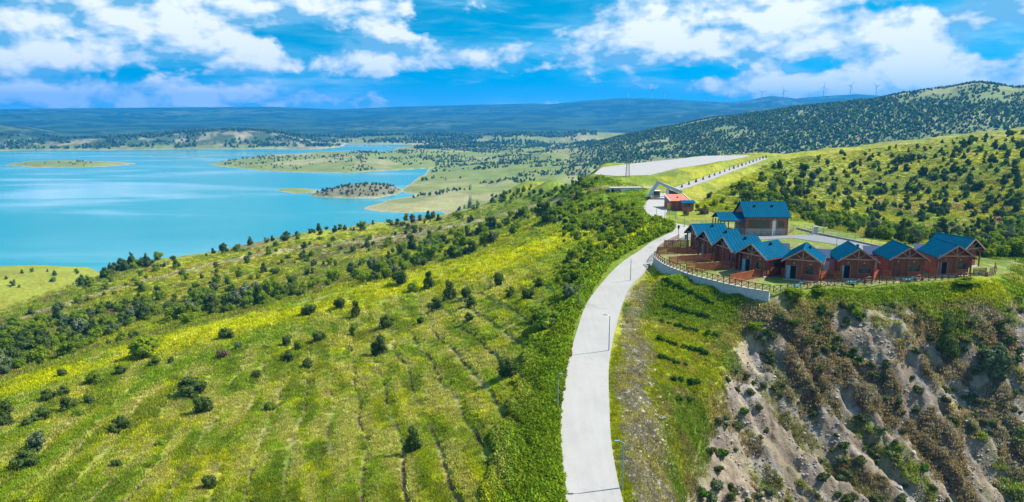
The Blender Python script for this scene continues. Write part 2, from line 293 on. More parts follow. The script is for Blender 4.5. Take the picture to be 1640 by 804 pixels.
def height(x, y, detail=True):
    x = np.asarray(x, float).ravel(); y = np.asarray(y, float).ravel()
    r = np.hypot(x, y)+1e-6; a = np.arctan2(x, y)
    z = np.full(x.shape, -150.0)
    m = r < 1500
    if m.any():
        zn = rbf(x[m], y[m]); rn = r[m]; xn = x[m]; yn = y[m]
        zn = zn*1.0-sstep(700, 1400, rn)*60
        if detail:
            k = np.clip(rn/100, .6, 3)
            zn = zn+(fbm(xn/9, yn/9, 4, 3)-.5)*1.0*k+(fbm(xn/45, yn/45, 3, 8)-.5)*3.0*sstep(130, 260, rn)
            px, py = project(xn, yn, zn)
            # meadow furrows
            mead = sstep(0, 25, 905-px-np.maximum(0, (520-py))*.0)*(rn < 150)*sstep(430, 520, py+px*.02)
            q = xn*.968+yn*.25+(fbm(xn/14, yn/14, 2, 5)-.5)*2.0
            ph = np.abs((q/3.7) % 1-.5)*3.7
            zn = zn-mead*.26*sstep(.38, .6, fbm(xn/9+4, yn/16, 3, 55))*np.exp(-(ph/.35)**2)*(.4+.9*vnoise(xn/1.3, yn/1.3, 4))+mead*.07*np.cos(q/3.7*2*math.pi)
            # terraces on the hillsides
            tz = sstep(170, 230, rn)
            zz = zn+(fbm(xn/60, yn/60, 2, 6)-.5)*5
            zn = zn+tz*.55*(((zz/2.6) % 1)**3-.25)*(px > 1180)+tz*.5*(((zz/2.2) % 1)**3-.25)*(px < 800)
            # eroded scarp under the cabins: ribs and gullies along the fall line
            sc = sstep(0, 1, (px-1165+(py-540)*.28)/50)*sstep(478, 540, py)*(rn < 140)
            qq = xn*.746+yn*.666; pp = xn*.666-yn*.746
            w = (fbm(xn/6, yn/6, 3, 21)-.5)*5
            rib = np.abs(fbm((qq+w)/6.0, pp/30, 4, 22)-.5)*2
            zn = zn+sc*((rib-.35)*3.6+(fbm(xn/2.2, yn/2.2, 4, 23, .6)-.5)*2.1+(np.abs(fbm(xn/4.5, yn/4.5, 3, 29)-.5)-.12)*2.6+(np.abs(fbm((qq+w)/2.0, pp/7, 3, 33)-.5)-.12)*1.7+(fbm(xn/.9, yn/.9, 2, 34)-.5)*.45)
            rub = sstep(0, 30, px-990)*sstep(0, 40, 1165-(py-540)*.28-px)*(rn < 130)*sstep(470, 500, py)
            zn = zn+rub*(fbm(xn/1.3, yn/1.3, 3, 31)-.5)*.5
        # road and path beds
        for C, Lp, Rp, soft in ((roadC, roadL, roadR, 3.0), (pathC, pathL, pathR, 2.0)):
            half = np.hypot(*(Lp-Rp)[:, :2].T)/2
            sel = np.where((rn > 25) & (rn < 420))[0]
            for i in range(0, len(sel), 30000):
                s = sel[i:i+30000]
                d2 = (xn[s][:, None]-C[None, :, 0])**2+(yn[s][:, None]-C[None, :, 1])**2
                j = d2.argmin(1); d = np.sqrt(d2[np.arange(len(s)), j])
                w = 1-sstep(half[j]+.9, half[j]+soft+.6, d)
                zn[s] = zn[s]*(1-w)+(C[j, 2]-.20)*w
        # terrace cut behind its retaining wall, and the paved lot
        s = (rn > 60) & (rn < 260)
        sd = sdist(xn[s], yn[s], terr_poly); w = sstep(.0, .6, sd)
        zs = zn[s]; back = sstep(118, 132, yn[s])
        w2 = sstep(-5, .5, sd)*back*sstep(40, 46, xn[s]); w = np.maximum(w, w2)
        zn[s] = zs*(1-w)+(TERR-.06)*w
        s = (rn > 200) & (rn < 420)
        w = sstep(-8, .3, sdist(xn[s], yn[s], lot_poly)); zn[s] = zn[s]*(1-w)-21.1*w
        z[m] = zn
    f = (r > 380)
    if f.any():
        xf = x[f]; yf = y[f]; rf = r[f]; af = a[f]
        zf = np.full(xf.shape, -150.0)
        for poly, sl, hm, nm in SH:
            d = sdist(xf, yf, poly)+(fbm(xf/60, yf/60, 3, 40)-.5)*16
            h = np.where(d > 0, hm*(1-np.exp(-np.maximum(d, 0)*sl/hm)), d*.3)
            rough = (fbm(xf/70, yf/70, 4, 41)-.5)*np.minimum(np.maximum(d, 0)*.12, hm*.5)
            zf = np.maximum(zf, LAKE+h+rough)
        ff = rf > 1700
        d = sdist(xf[ff], yf[ff], farshore)+(fbm(xf[ff]/160, yf[ff]/160, 3, 44)-.5)*70
        h = np.where(d > 0, 22*(1-np.exp(-d*.03/22)), d*.2)+(fbm(xf[ff]/180, yf[ff]/180, 3, 42)-.5)*np.clip(d*.1, 0, 14)
        zf[ff] = np.maximum(zf[ff], LAKE+h)
        onland = np.full(xf.shape, 0.0); onland[ff] = sstep(0, 250, d)
        for (R0, dep, A_, T_) in RR:
            te = np.interp(af, A_, T_)
            Rw = R0*(1+(fbm(af*6+R0, af*0+3.3, 2, 50)-.5)*.12)
            zc = te*Rw
            t = (rf-Rw)/dep
            prof = np.where(t < 0, np.exp(-(t*1.35)**2*1.1), np.exp(-(t*.8)**2))
            spur = (fbm(af*R0/420, rf/900, 4, 51)-.5)*2
            base = LAKE+4
            zz = base+(zc-base)*prof*(1+.22*spur*(1-prof))
            zf = np.where(onland > 0, np.maximum(zf, base+(zz-base)*onland), zf)
        # forested hill on the right
        te = np.interp(af, FAZ, FTE)
        Rc = np.interp(af, [.0, .08, .25, .45, .65, .9], [1550, 1600, 1650, 1560, 1450, 1400])
        zc = te*Rc+(fbm(af*26, af*0, 3, 61)-.5)*6
        t = (rf-Rc)/Rc
        prof = np.where(t < 0, 1-(np.abs(t)/.52)**1.25, 1-(np.abs(t)/.5)**1.6)
        spur = (fbm(af*Rc/260+2, rf/300, 4, 62)-.5)
        zz = -105+(zc+105)*np.maximum(prof, -.6)+spur*34*np.clip(1-prof, 0, .6)*(prof > -.5)
        zz = np.where(af > -.06, zz, -150)
        zf = np.maximum(zf, zz)
        z[f] = np.maximum(z[f], zf)
    return z

def hits(pxy, rmin=45, rmax=9000, n=900):
    """where picture rays meet the land: arrays of x, y, z (nan if none)"""
    pxy = np.asarray(pxy, float).reshape(-1, 2); out = np.full((len(pxy), 3), np.nan)
    v = (CY-pxy[:, 1])/F
    d = np.stack([(pxy[:, 0]-CX)/F, CT+v*ST, -ST+v*CT], 1)
    t = np.exp(np.linspace(math.log(rmin), math.log(rmax), n))
    for i in range(0, len(pxy), 64):
        P = d[i:i+64, None, :]*t[None, :, None]
        H = height(P[..., 0], P[..., 1]).reshape(P.shape[:2])
        below = P[..., 2] < H
        for k in range(P.shape[0]):
            j = np.argmax(below[k])
            if below[k, j] and j > 0:
                g0 = P[k, j-1, 2]-H[k, j-1]; g1 = P[k, j, 2]-H[k, j]
                s = g0/(g0-g1+1e-9); out[i+k] = P[k, j-1]*(1-s)+P[k, j]*s
    return out

# ------------------------------------------------------------------ object helpers
def tag(o, label=None, cat=None, group=None, kind=None):
    for k, v in (('label', label), ('category', cat), ('group', group), ('kind', kind)):
        if v: o[k] = v
    return o
def link(o, parent=None):
    COL.objects.link(o)
    if parent is not None: o.parent = parent
    return o
def empty(name, loc=(0, 0, 0), rz=0.0):
    o = bpy.data.objects.new(name, None); o.location = loc; o.rotation_euler = (0, 0, rz); o.empty_display_size = .3
    return link(o)
def nmesh(name, V, Fc, mat, smooth=False):
    """mesh from numpy: V (n,3), Fc (m,3|4)"""
    V = np.asarray(V, np.float32); Fc = np.asarray(Fc, np.int32)
    me = bpy.data.meshes.new(name); k = Fc.shape[1]
    me.vertices.add(len(V)); me.vertices.foreach_set('co', V.ravel())
    me.loops.add(Fc.size); me.loops.foreach_set('vertex_index', Fc.ravel())
    me.polygons.add(len(Fc)); me.polygons.foreach_set('loop_start', np.arange(0, Fc.size, k, dtype=np.int32))
    me.update(calc_edges=True)
    me.polygons.foreach_set('use_smooth', np.full(len(Fc), smooth))
    if mat: me.materials.append(mat)
    me.update(); return me
def setcol(me, C, name='col'):
    at = me.color_attributes.new(name, 'FLOAT_COLOR', 'POINT')
    at.data.foreach_set('color', np.hstack([C, np.ones((len(C), 1))]).astype(np.float32).ravel())

class MB:
    """collects boxes, bars and polygons; build() links them as one mesh object"""
    def __init__(s): s.v = []; s.f = []
    def add(s, V, Fs):
        b = len(s.v); s.v += [tuple(p) for p in V]; s.f += [tuple(i+b for i in q) for q in Fs]; return s
    def box(s, x0, x1, y0, y1, z0, z1):
        return s.add([(x0, y0, z0), (x1, y0, z0), (x1, y1, z0), (x0, y1, z0), (x0, y0, z1), (x1, y0, z1), (x1, y1, z1), (x0, y1, z1)],
                     [(0, 3, 2, 1), (4, 5, 6, 7), (0, 1, 5, 4), (1, 2, 6, 5), (2, 3, 7, 6), (3, 0, 4, 7)])
    def bar(s, a, b, w, h, up=(0, 0, 1)):
        a = Vector(a); b = Vector(b); d = (b-a).normalized(); up = Vector(up)
        if abs(d.dot(up)) > .99: up = Vector((0, 1, 0))
        x = d.cross(up).normalized(); y = x.cross(d)
        P = []
        for c in (a, b):
            for i, j in ((-1, -1), (1, -1), (1, 1), (-1, 1)): P.append(c+x*(w/2*i)+y*(h/2*j))
        return s.add(P, [(0, 1, 2, 3), (7, 6, 5, 4), (0, 4, 5, 1), (1, 5, 6, 2), (2, 6, 7, 3), (3, 7, 4, 0)])
    def tube(s, pts, rad, n=8, cap=True):
        pts = [Vector(p) for p in pts]; rad = rad if hasattr(rad, '__len__') else [rad]*len(pts)
        V = []; Fs = []
        for i, p in enumerate(pts):
            d = (pts[min(i+1, len(pts)-1)]-pts[max(i-1, 0)]).normalized()
            x = d.cross(Vector((0, 1, 0) if abs(d.y) < .9 else (1, 0, 0))).normalized(); y = d.cross(x)
            V += [p+(x*math.cos(k*2*math.pi/n)+y*math.sin(k*2*math.pi/n))*rad[i] for k in range(n)]
        for i in range(len(pts)-1):
            for k in range(n): Fs.append((i*n+k, i*n+(k+1) % n, (i+1)*n+(k+1) % n, (i+1)*n+k))
        if cap: Fs += [tuple(range(n))[::-1], tuple(range((len(pts)-1)*n, len(pts)*n))]
        return s.add(V, Fs)
    def prism(s, poly, a, b):
        """closed profile: list of 3D points, extruded by the vector b-a"""
        n = len(poly); d = Vector(b)-Vector(a)
        P = [Vector(p)+Vector(a) for p in poly]; V = P+[p+d for p in P]
        return s.add(V, [tuple(range(n))[::-1], tuple(range(n, 2*n))]+[(i, (i+1) % n, n+(i+1) % n, n+i) for i in range(n)])
    def mesh(s, name, mat):
        me = bpy.data.meshes.new(name); me.from_pydata([tuple(p) for p in s.v], [], s.f)
        bm = bmesh.new(); bm.from_mesh(me); bmesh.ops.recalc_face_normals(bm, faces=bm.faces); bm.to_mesh(me); bm.free()
        me.materials.append(mat); me.update(); return me
    def build(s, name, mat, parent=None, loc=None, rz=0.0):
        o = bpy.data.objects.new(name, s.mesh(name, mat))
        if loc is not None: o.location = loc; o.rotation_euler = (0, 0, rz)
        return link(o, parent)

# ------------------------------------------------------------------ materials
def newmat(name):
    m = bpy.data.materials.new(name); m.use_nodes = True; t = NT(m.node_tree)
    b = m.node_tree.nodes['Principled BSDF']; return m, t, b
def simple(name, col, rough=.7, var=.18, scale=3.0, spec=.3, metal=0.0, bump=0.0, stretch=(1, 1, 1), coord='Object', objvar=0.0):
    m, t, b = newmat(name)
    co = t.vmath('MULTIPLY', t.node('ShaderNodeTexCoord').outputs[coord], stretch)
    n = t.noise(co, scale, 6, .6)
    n2 = t.noise(co, scale*7, 4, .6)
    f = t.math('MULTIPLY_ADD', n2, .4, t.math('MULTIPLY', n, .6))
    lo = tuple(c*(1-var*1.6) for c in col)+(1,); hi = tuple(min(1, c*(1+var*1.6)) for c in col)+(1,)
    c = t.mix(t.remap(f, .3, .7), lo, hi)
    if objvar:
        hs = t.node('ShaderNodeHueSaturation'); t.l.new(c, hs.inputs['Color'])
        r = t.node('ShaderNodeObjectInfo').outputs['Random']
        t.l.new(t.math('MULTIPLY_ADD', r, objvar, 1-objvar/2), hs.inputs['Value'])
        c = hs.outputs[0]
    t.l.new(c, b.inputs['Base Color'])
    b.inputs['Roughness'].default_value = rough; b.inputs['Specular IOR Level'].default_value = spec; b.inputs['Metallic'].default_value = metal
    if bump:
        bp = t.node('ShaderNodeBump'); bp.inputs['Strength'].default_value = bump; bp.inputs['Distance'].default_value = .05
        t.l.new(n2, bp.inputs['Height']); t.l.new(bp.outputs[0], b.inputs['Normal'])
    return m
def landmat(name, fine, coarse, bump, dist):
    m, t, b = newmat(name)
    col = t.node('ShaderNodeVertexColor', layer_name='col').outputs[0]
    co = t.node('ShaderNodeTexCoord').outputs['Object']
    a = t.noise(co, fine, 6, .65); c = t.noise(co, coarse, 5, .6)
    v = t.math('ADD', t.math('MULTIPLY', t.math('SUBTRACT', a, .5), 1.5), t.math('MULTIPLY', t.math('SUBTRACT', c, .5), .9))
    hs = t.node('ShaderNodeHueSaturation'); t.l.new(col, hs.inputs['Color'])
    t.l.new(t.math('ADD', v, 1.0), hs.inputs['Value'])
    t.l.new(t.math('MULTIPLY_ADD', t.math('SUBTRACT', c, .5), .05, .5), hs.inputs['Hue'])
    t.l.new(hs.outputs[0], b.inputs['Base Color'])
    b.inputs['Roughness'].default_value = .95; b.inputs['Specular IOR Level'].default_value = .1
    bp = t.node('ShaderNodeBump'); bp.inputs['Strength'].default_value = bump; bp.inputs['Distance'].default_value = dist
    t.l.new(a, bp.inputs['Height']); t.l.new(bp.outputs[0], b.inputs['Normal'])
    return m
LM_NEAR = landmat('near_land', 1.6, .17, .8, .35)
LM_MID = landmat('mid_land', .35, .04, .7, 1.2)
LM_FAR = landmat('far_land', .055, .007, .8, 6.0)

# ------------------------------------------------------------------ what grows where
def lerp(a, b, t): return a+(b-a)*t[..., None]
GREEN = np.array((.105, .150, .022)); LUSH = np.array((.13, .185, .017)); YEL = np.array((.34, .33, .012)); DRY = np.array((.28, .25, .085))
SOIL = np.array((.230, .165, .105)); GREY = np.array((.215, .195, .170)); PALE = np.array((.40, .32, .23)); OLIVE = np.array((.105, .110, .035)); BROWN = np.array((.16, .105, .062))
ROCK = np.array((.20, .185, .175))
CRESTX = np.array([-300, 0, 160, 330, 520, 620, 700, 800, 900]); CRESTY = np.array([700, 622, 568, 525, 480, 455, 432, 405, 380])
def zones(x, y, z, r):
    """soft masks over the near land"""
    px, py = project(x, y, z)
    jx = px+(fbm(x/3, y/3, 3, 70)-.5)*50*np.clip(90/r, .2, 1); jy = py+(fbm(x/3+9, y/3, 3, 71)-.5)*40*np.clip(90/r, .2, 1)
    zn = {}
    d2 = None
    dl = np.full(x.shape, 99.0)
    s = np.where(r < 420)[0]
    for i in range(0, len(s), 30000):
        k = s[i:i+30000]
        dl[k] = np.sqrt(np.min((x[k][:, None]-roadL[None, ::2, 0])**2+(y[k][:, None]-roadL[None, ::2, 1])**2, 1))
    roadx = np.interp(py, [312, 331, 345, 352, 360, 366, 387, 400, 420, 448, 485, 526, 586, 641, 701, 802, 900], [1050, 1032, 1042, 1070, 1080, 1083, 1044, 1026, 996, 968, 940, 925, 908, 900, 898, 903, 906])
    left = px < roadx+4
    zn['verge'] = np.where(left & (r < 240), 1-sstep(2.0, 8.5, dl+(fbm(x/4, y/4, 3, 72)-.5)*5), 0)
    crest = np.interp(px, CRESTX, CRESTY)
    rc = np.interp(px, [-300, 0, 330, 520, 700, 800, 900], [135, 137, 160, 168, 184, 190, 205])
    zn['meadow'] = np.where(left & (r < rc), 1, 0)*1.0
    zn['scarp'] = np.where((r < 140) & (px > 1080), sstep(-10, 25, jx-1175+(jy-540)*.28)*sstep(470, 500, jy+(px < 1290)*20), 0)
    zn['rubble'] = np.where((r < 130) & (py > 435), sstep(0, 14, jx-np.interp(py, [440, 470, 500, 545, 590, 650, 732, 802], [1030, 1008, 995, 985, 982, 984, 992, 1008]))*sstep(0, 22, np.interp(py, [440, 500, 600, 700, 804], [1044, 1042, 1052, 1075, 1100])-jx), 0)
    zn['lav'] = np.where((r < 130) & (py > 430), sstep(0, 18, jx-np.interp(py, [440, 500, 600, 700, 804], [1044, 1042, 1052, 1075, 1100]))*(1-zn['scarp']), 0)
    zn['hillside'] = np.where((px > 1085) & (r > 165) & (r < 700), 1.0, 0)
    zn['terrace'] = np.where((r > 60) & (r < 260), sstep(-.2, .4, sdist(x, y, terr_poly)) if len(x) else 0, 0)
    zn['px'] = px; zn['py'] = py; zn['left'] = left
    return zn
def groundcol(x, y, z, r, slope):
    C = np.tile(GREEN, (len(x), 1)).astype(float)
    n1 = fbm(x/5, y/5, 4, 80); n2 = fbm(x/1.4, y/1.4, 3, 81); n3 = fbm(x/24, y/24, 3, 82); n4 = fbm(x/11, y/11, 3, 83)
    m = np.where(r < 760)[0]
    Zn = zones(x[m], y[m], z[m], r[m])
    c = C[m]; a1 = n1[m]; a2 = n2[m]; a3 = n3[m]; a4 = n4[m]; px = Zn['px']; py = Zn['py']; rr = r[m]; xs = x[m]; ys = y[m]
    # generic rough grass
    c = lerp(c, DRY, sstep(.5, .72, a1)*.6); c = lerp(c, YEL, sstep(.5, .7, a4)*.45)
    # meadow: bands of yellow flowers and dry grass between dark furrows
    q = xs*.968+ys*.25+(fbm(xs/14, ys/14, 2, 5)-.5)*2.0; ph = (q/3.7) % 1
    mc = np.tile(np.array((.175, .225, .026)), (len(m), 1))
    mc = lerp(mc, DRY, sstep(.42, .68, a4*.55+a2*.45)*.75)
    mc = lerp(mc, YEL, sstep(.40, .62, a1*.5+a4*.5)*(.35+.5*np.cos(ph*2*math.pi-.6)**2)*.9)
    mc = lerp(mc, GREEN, sstep(.55, .7, a2)*.55)
    al = ys*.968-xs*.25; sk = fbm(q/1.5, al/9, 3, 84); mc = lerp(mc, np.array((.30, .275, .10)), sstep(.50, .66, sk)*.7*sstep(900, 780, px)); mc = lerp(mc, GREEN*.8, sstep(.46, .36, sk)*.6)
    fur = np.exp(-(np.abs(ph-.5)*3.7/.34)**2)*sstep(.35, .6, vnoise(xs/1.3, ys/1.3, 4))
    mc = lerp(mc, BROWN*.5, fur*.95*sstep(470, 520, py)*sstep(.30, .5, fbm(xs/9+4, ys/16, 3, 55)))
    # the bright strip just inside the crest
    crest = np.interp(px, CRESTX, CRESTY); dc = (py-crest)/np.clip(rr/100, .8, 2)*1.3
    band = np.exp(-((dc-(8+10*(a3-.5)))/16)**2)
    mc = lerp(mc, np.array((.36, .36, .012)), band*sstep(.3, .6, a4+.1)*.85)
    track = np.exp(-((py-np.interp(px, [0, 130, 250, 400, 520], [800, 690, 600, 545, 505]))/11)**2)*sstep(560, 400, px)
    mc = lerp(mc, LUSH*1.1, track*.9)
    c = lerp(c, mc, Zn['meadow'])
    # dell and slopes behind it
    dell = (Zn['left'] & (Zn['meadow'] < .5) & (rr < 640))*1.0
    dcx = np.tile(np.array((.185, .215, .028)), (len(m), 1))
    dcx = lerp(dcx, SOIL*.85, sstep(.44, .62, a3*.7+a1*.3)*.75*sstep(800, 640, px)); dcx = lerp(dcx, LUSH*1.15, sstep(760, 900, px)*.8)
    dcx = lerp(dcx, np.array((.27, .27, .018)), sstep(.45, .62, fbm(xs/34, ys/34, 3, 87))*.85)
    dcx = lerp(dcx, GREEN, sstep(.52, .66, a1)*.5)
    zc = (z[m]+(fbm(xs/60, ys/60, 2, 6)-.5)*5)/2.2 % 1
    dcx = lerp(dcx, LUSH*1.1, ((zc > .55) & (zc < .8))*.5); dcx = lerp(dcx, BROWN, (zc > .84)*.6*sstep(850, 700, px))
    tr = np.minimum(np.abs(py-np.interp(px, [-50, 60, 180, 330, 450, 560, 700, 800, 900, 960], [545, 500, 463, 425, 401, 389, 368, 345, 318, 300])), 30)
    dcx = lerp(dcx, PALE*.85, np.exp(-(tr/2.4)**2)*.8*(rr > 190))
    c = lerp(c, dcx, dell)
    c = lerp(c, LUSH*(.8+.4*a2[:, None]), Zn['verge'])
    # green hillside with terraces
    hc = np.tile(np.array((.185, .215, .030)), (len(m), 1))
    hc = lerp(hc, np.array((.29, .28, .02)), sstep(.42, .62, a3)*.7)
    hc = lerp(hc, GREEN, sstep(.5, .7, a1)*.5)
    zt = (z[m]+(fbm(xs/60, ys/60, 2, 6)-.5)*5)/2.6 % 1
    hc = lerp(hc, SOIL, (zt > .84)*.5*sstep(1250, 1330, px)+sstep(.5, .68, a4)*sstep(290, 380, py)*.75)
    c = lerp(c, hc, Zn['hillside'])
    # right of the road
    c = lerp(c, lerp(np.tile(GREY, (len(m), 1)), DRY*.9, sstep(.45, .6, a2)*.8)*(.75+.5*a1[:, None]), Zn['rubble'])
    lc = np.tile(GREEN*1.1, (len(m), 1)); lc = lerp(lc, LUSH, sstep(540, 450, py+60*(a4-.5))*.9); lc = lerp(lc, YEL, sstep(.5, .68, a4)*.45)
    lc = lerp(lc, DRY*.85, sstep(.45, .62, a1)*sstep(470, 560, py)*.85); lc = lerp(lc, SOIL*.9, sstep(.55, .7, a2)*sstep(500, 600, py)*.6)
    c = lerp(c, lc, Zn['lav'])
    sc = np.tile(np.array((.185, .148, .105)), (len(m), 1)); qq = xs*.746+ys*.666; pp = xs*.666-ys*.746; g1 = fbm((qq+(a1-.5)*4)/3.0, pp/16, 4, 24); g2_ = fbm((qq+(a1-.5)*3)/2.2+7, pp/13, 4, 25)
    sc = lerp(sc, OLIVE*1.2, sstep(.46, .60, g1)*.9)
    sc = lerp(sc, GREEN*1.35, sstep(.55, .66, g2_)*.8); sc = lerp(sc, PALE*.68, sstep(.40, .30, g1)*.6)
    sc = lerp(sc, PALE*.74, sstep(.47, .58, a1*.5+a3*.5)*sstep(1290, 1190, px-(py-540)*-.2)*.9)
    sc = lerp(sc, ROCK, sstep(.52, .62, fbm(xs/3+5, ys/3, 4, 88))*.7)
    sc = lerp(sc, DRY*.95, sstep(505, 470, py)*.75*sstep(.35, .55, a1)); sc = lerp(sc, LUSH*.9, sstep(500, 466, py)*.6*sstep(.5, .62, a4))
    gul = np.exp(-((px-np.interp(py, [470, 540, 600, 680, 740, 804], [1440, 1478, 1505, 1545, 1575, 1603]))/11)**2)
    sc = lerp(sc, PALE*.7, gul*.8)
    steep = sstep(.9, 1.7, slope[m])
    sc = lerp(sc, np.array((.185, .14, .105)), steep*.7)
    c = lerp(c, sc, Zn['scarp'])
    tcol = np.tile(np.array((.20, .19, .075)), (len(m), 1)); tcol = lerp(tcol, GREEN*1.3, sstep(.45, .6, a1)*.8)
    c = lerp(c, tcol, Zn['terrace'])
    c = c*(.78+.44*vnoise(xs/.55, ys/.55, 79))[:, None]
    C[m] = c
    # lakeside and far land
    f = np.where(r >= 380)[0]; xf, yf, zf, rf = x[f], y[f], z[f], r[f]; pf, qf = project(xf, yf, zf)
    b1 = fbm(xf/130, yf/130, 4, 90); b2 = fbm(xf/40, yf/40, 4, 91); b3 = fbm(xf/600, yf/600, 3, 92)
    fc = np.tile(np.array((.175, .205, .045)), (len(f), 1))
    fc = lerp(fc, np.array((.30, .26, .13)), sstep(.48, .66, b1)*.7); fc = lerp(fc, np.array((.13, .165, .03)), sstep(.5, .66, b2)*.6)
    fc = lerp(fc, np.array((.33, .29, .19)), (1-sstep(0.05, .8, zf-LAKE))*.8)
    fo = ((pf > 930) & (rf > 820) & (rf < 2400))*sstep(-100, -78, zf+(b1-.5)*30)
    fc = lerp(fc, lerp(np.tile(np.array((.15, .185, .06)), (len(f), 1)), np.array((.30, .28, .13)), sstep(.50, .64, b2)*.5), fo)
    far = sstep(2500, 3100, rf)
    dk = np.tile(np.array((.012, .036, .016)), (len(f), 1)); dk = lerp(dk, np.array((.04, .085, .03)), sstep(.45, .6, b1)*.8); dk = lerp(dk, np.array((.12, .15, .06)), sstep(.60, .70, b3*.5+b2*.5)*.6)
    hill2 = ((rf > 2150) & (rf < 3100))*1.0
    fc = lerp(fc, lerp(np.tile(np.array((.06, .09, .028)), (len(f), 1)), np.array((.34, .28, .16)), sstep(.5, .6, b1*.45+b2*.55)*.8), hill2*sstep(-104, -96, zf)*sstep(620, 520, pf))
    isl = inpoly(xf, yf, SH[2][0]); fc = np.where((isl & (zf > LAKE+1.5))[:, None], lerp(np.tile(np.array((.13, .125, .06)), (len(f), 1)), np.array((.19, .17, .10)), b2), fc)
    fc = lerp(fc, dk, far)
    wgt = sstep(560, 760, rf) if True else 0
    sp = ((rf < 760) & (zf < -98))*1.0
    wgt = np.maximum(wgt, sp); fc = np.where(((rf < 760) & (zf < -98))[:, None], np.array((.215, .225, .022)), fc)
    hs_ = ((pf > 1085) & (rf < 700) & (zf > -60)); wgt = np.where(hs_, 0, wgt)
    C[f] = lerp(C[f], fc, wgt)
    return np.clip(C, 0.005, .9)

# ------------------------------------------------------------------ land mesh: one height field, finer where it is near
rings = np.concatenate([np.linspace(2, 44, 10), np.exp(np.linspace(math.log(47), math.log(150), 270)), np.exp(np.linspace(math.log(150.7), math.log(560), 190))[1:], np.exp(np.linspace(math.log(566), math.log(2800), 130)), np.exp(np.linspace(math.log(2850), math.log(9900), 80))])
azs = np.concatenate([np.radians(np.linspace(-180, -47, 40)), np.radians(np.linspace(-46.5, -40, 20)), np.radians(np.linspace(-39.8, 39.8, 760)), np.radians(np.linspace(40, 46.5, 20)), np.radians(np.linspace(47, 176, 40))])
NR, NA = len(rings), len(azs)
GX = (rings[:, None]*np.sin(azs)[None]).ravel(); GY = (rings[:, None]*np.cos(azs)[None]).ravel(); GR = np.repeat(rings, NA)
GZ = height(GX, GY)
Zg = GZ.reshape(NR, NA)
dzr = np.gradient(Zg, axis=0)/np.gradient(rings)[:, None]; dza = np.gradient(Zg, axis=1)/(np.gradient(azs)[None]*rings[:, None])
SLOPE = np.hypot(dzr, dza).ravel()
GC = groundcol(GX, GY, GZ, GR, SLOPE)
ii, jj = np.meshgrid(np.arange(NR-1), np.arange(NA), indexing='ij')
a_ = (ii*NA+jj).ravel(); b_ = (ii*NA+(jj+1) % NA).ravel(); c_ = ((ii+1)*NA+(jj+1) % NA).ravel(); d_ = ((ii+1)*NA+jj).ravel()
FQ = np.stack([a_, b_, c_, d_], 1)[:, ::-1]
fz = GZ[FQ].max(1); fr = GR[FQ].mean(1); fx = GX[FQ].mean(1); fy = GY[FQ].mean(1); fzm = GZ[FQ].mean(1); fpx, fpy = project(fx, fy, fzm)
alive = fz > LAKE-6
front = fy > 0
reg = np.zeros(len(FQ), int)
reg[(fr < 600)] = 0
reg[(fr >= 185) & (fr < 760) & (fpx > 1235) & front & (fzm > -62)] = 1
reg[(fr >= 380) & (fzm < -97)] = 2
reg[(fr >= 600) & (fr < 2150)] = 2
reg[(fr >= 640) & (fpx > 930) & (fzm > -97) & (fr < 2400) & front & (reg != 1)] = 3
reg[fr >= 2150] = 4
for k, (nm, mt, lab) in enumerate([('meadow_hill', LM_NEAR, 'grassy hill with yellow flowers, bare soil and the pale road'), ('green_hillside', LM_MID, 'terraced green hillside dotted with dark junipers behind the cabins'), ('lakeside_land', LM_MID, 'low green and tan land and islets along the turquoise lake'),
                                  ('forested_hill', LM_MID, 'long wooded hill rising behind the green hillside'), ('far_hills', LM_FAR, 'blue wooded hills on the horizon beyond the lake')]):
    q = FQ[(reg == k) & alive]; u, inv = np.unique(q, return_inverse=True)
    me = nmesh(nm, np.stack([GX[u], GY[u], GZ[u]], 1), inv.reshape(q.shape), mt, True)
    setcol(me, GC[u]); o = link(bpy.data.objects.new(nm, me)); tag(o, lab, None, None, 'structure')

# lake
m_lake, t, b = newmat('lake_water')
co = t.node('ShaderNodeTexCoord').outputs['Object']
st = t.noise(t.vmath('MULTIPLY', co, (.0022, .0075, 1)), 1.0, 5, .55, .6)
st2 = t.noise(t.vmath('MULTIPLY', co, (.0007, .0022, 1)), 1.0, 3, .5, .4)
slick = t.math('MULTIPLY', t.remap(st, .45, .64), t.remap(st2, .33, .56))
t.l.new(t.mix(t.math('MULTIPLY', slick, .8), t.mix(st2, (.004, .185, .235, 1), (.010, .25, .285, 1)), (.20, .40, .43, 1)), b.inputs['Base Color'])  # pale sky reflection of the calm slicks is mixed into the base colour
t.l.new(t.math('MULTIPLY_ADD', slick, -.16, .24), b.inputs['Roughness'])
b.inputs['IOR'].default_value = 1.33
rip = t.noise(t.vmath('MULTIPLY', co, (.25, .6, 1)), 1.0, 4, .6)
bp = t.node('ShaderNodeBump'); bp.inputs['Distance'].default_value = .6
t.l.new(t.math('MULTIPLY_ADD', slick, -.20, .26), bp.inputs['Strength']); t.l.new(rip, bp.inputs['Height']); t.l.new(bp.outputs[0], b.inputs['Normal'])
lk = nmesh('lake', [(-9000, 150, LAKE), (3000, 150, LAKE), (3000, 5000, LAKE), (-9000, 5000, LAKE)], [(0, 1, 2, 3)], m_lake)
tag(link(bpy.data.objects.new('lake', lk)), 'turquoise lake with pale streaks on the water', None, None, 'structure')

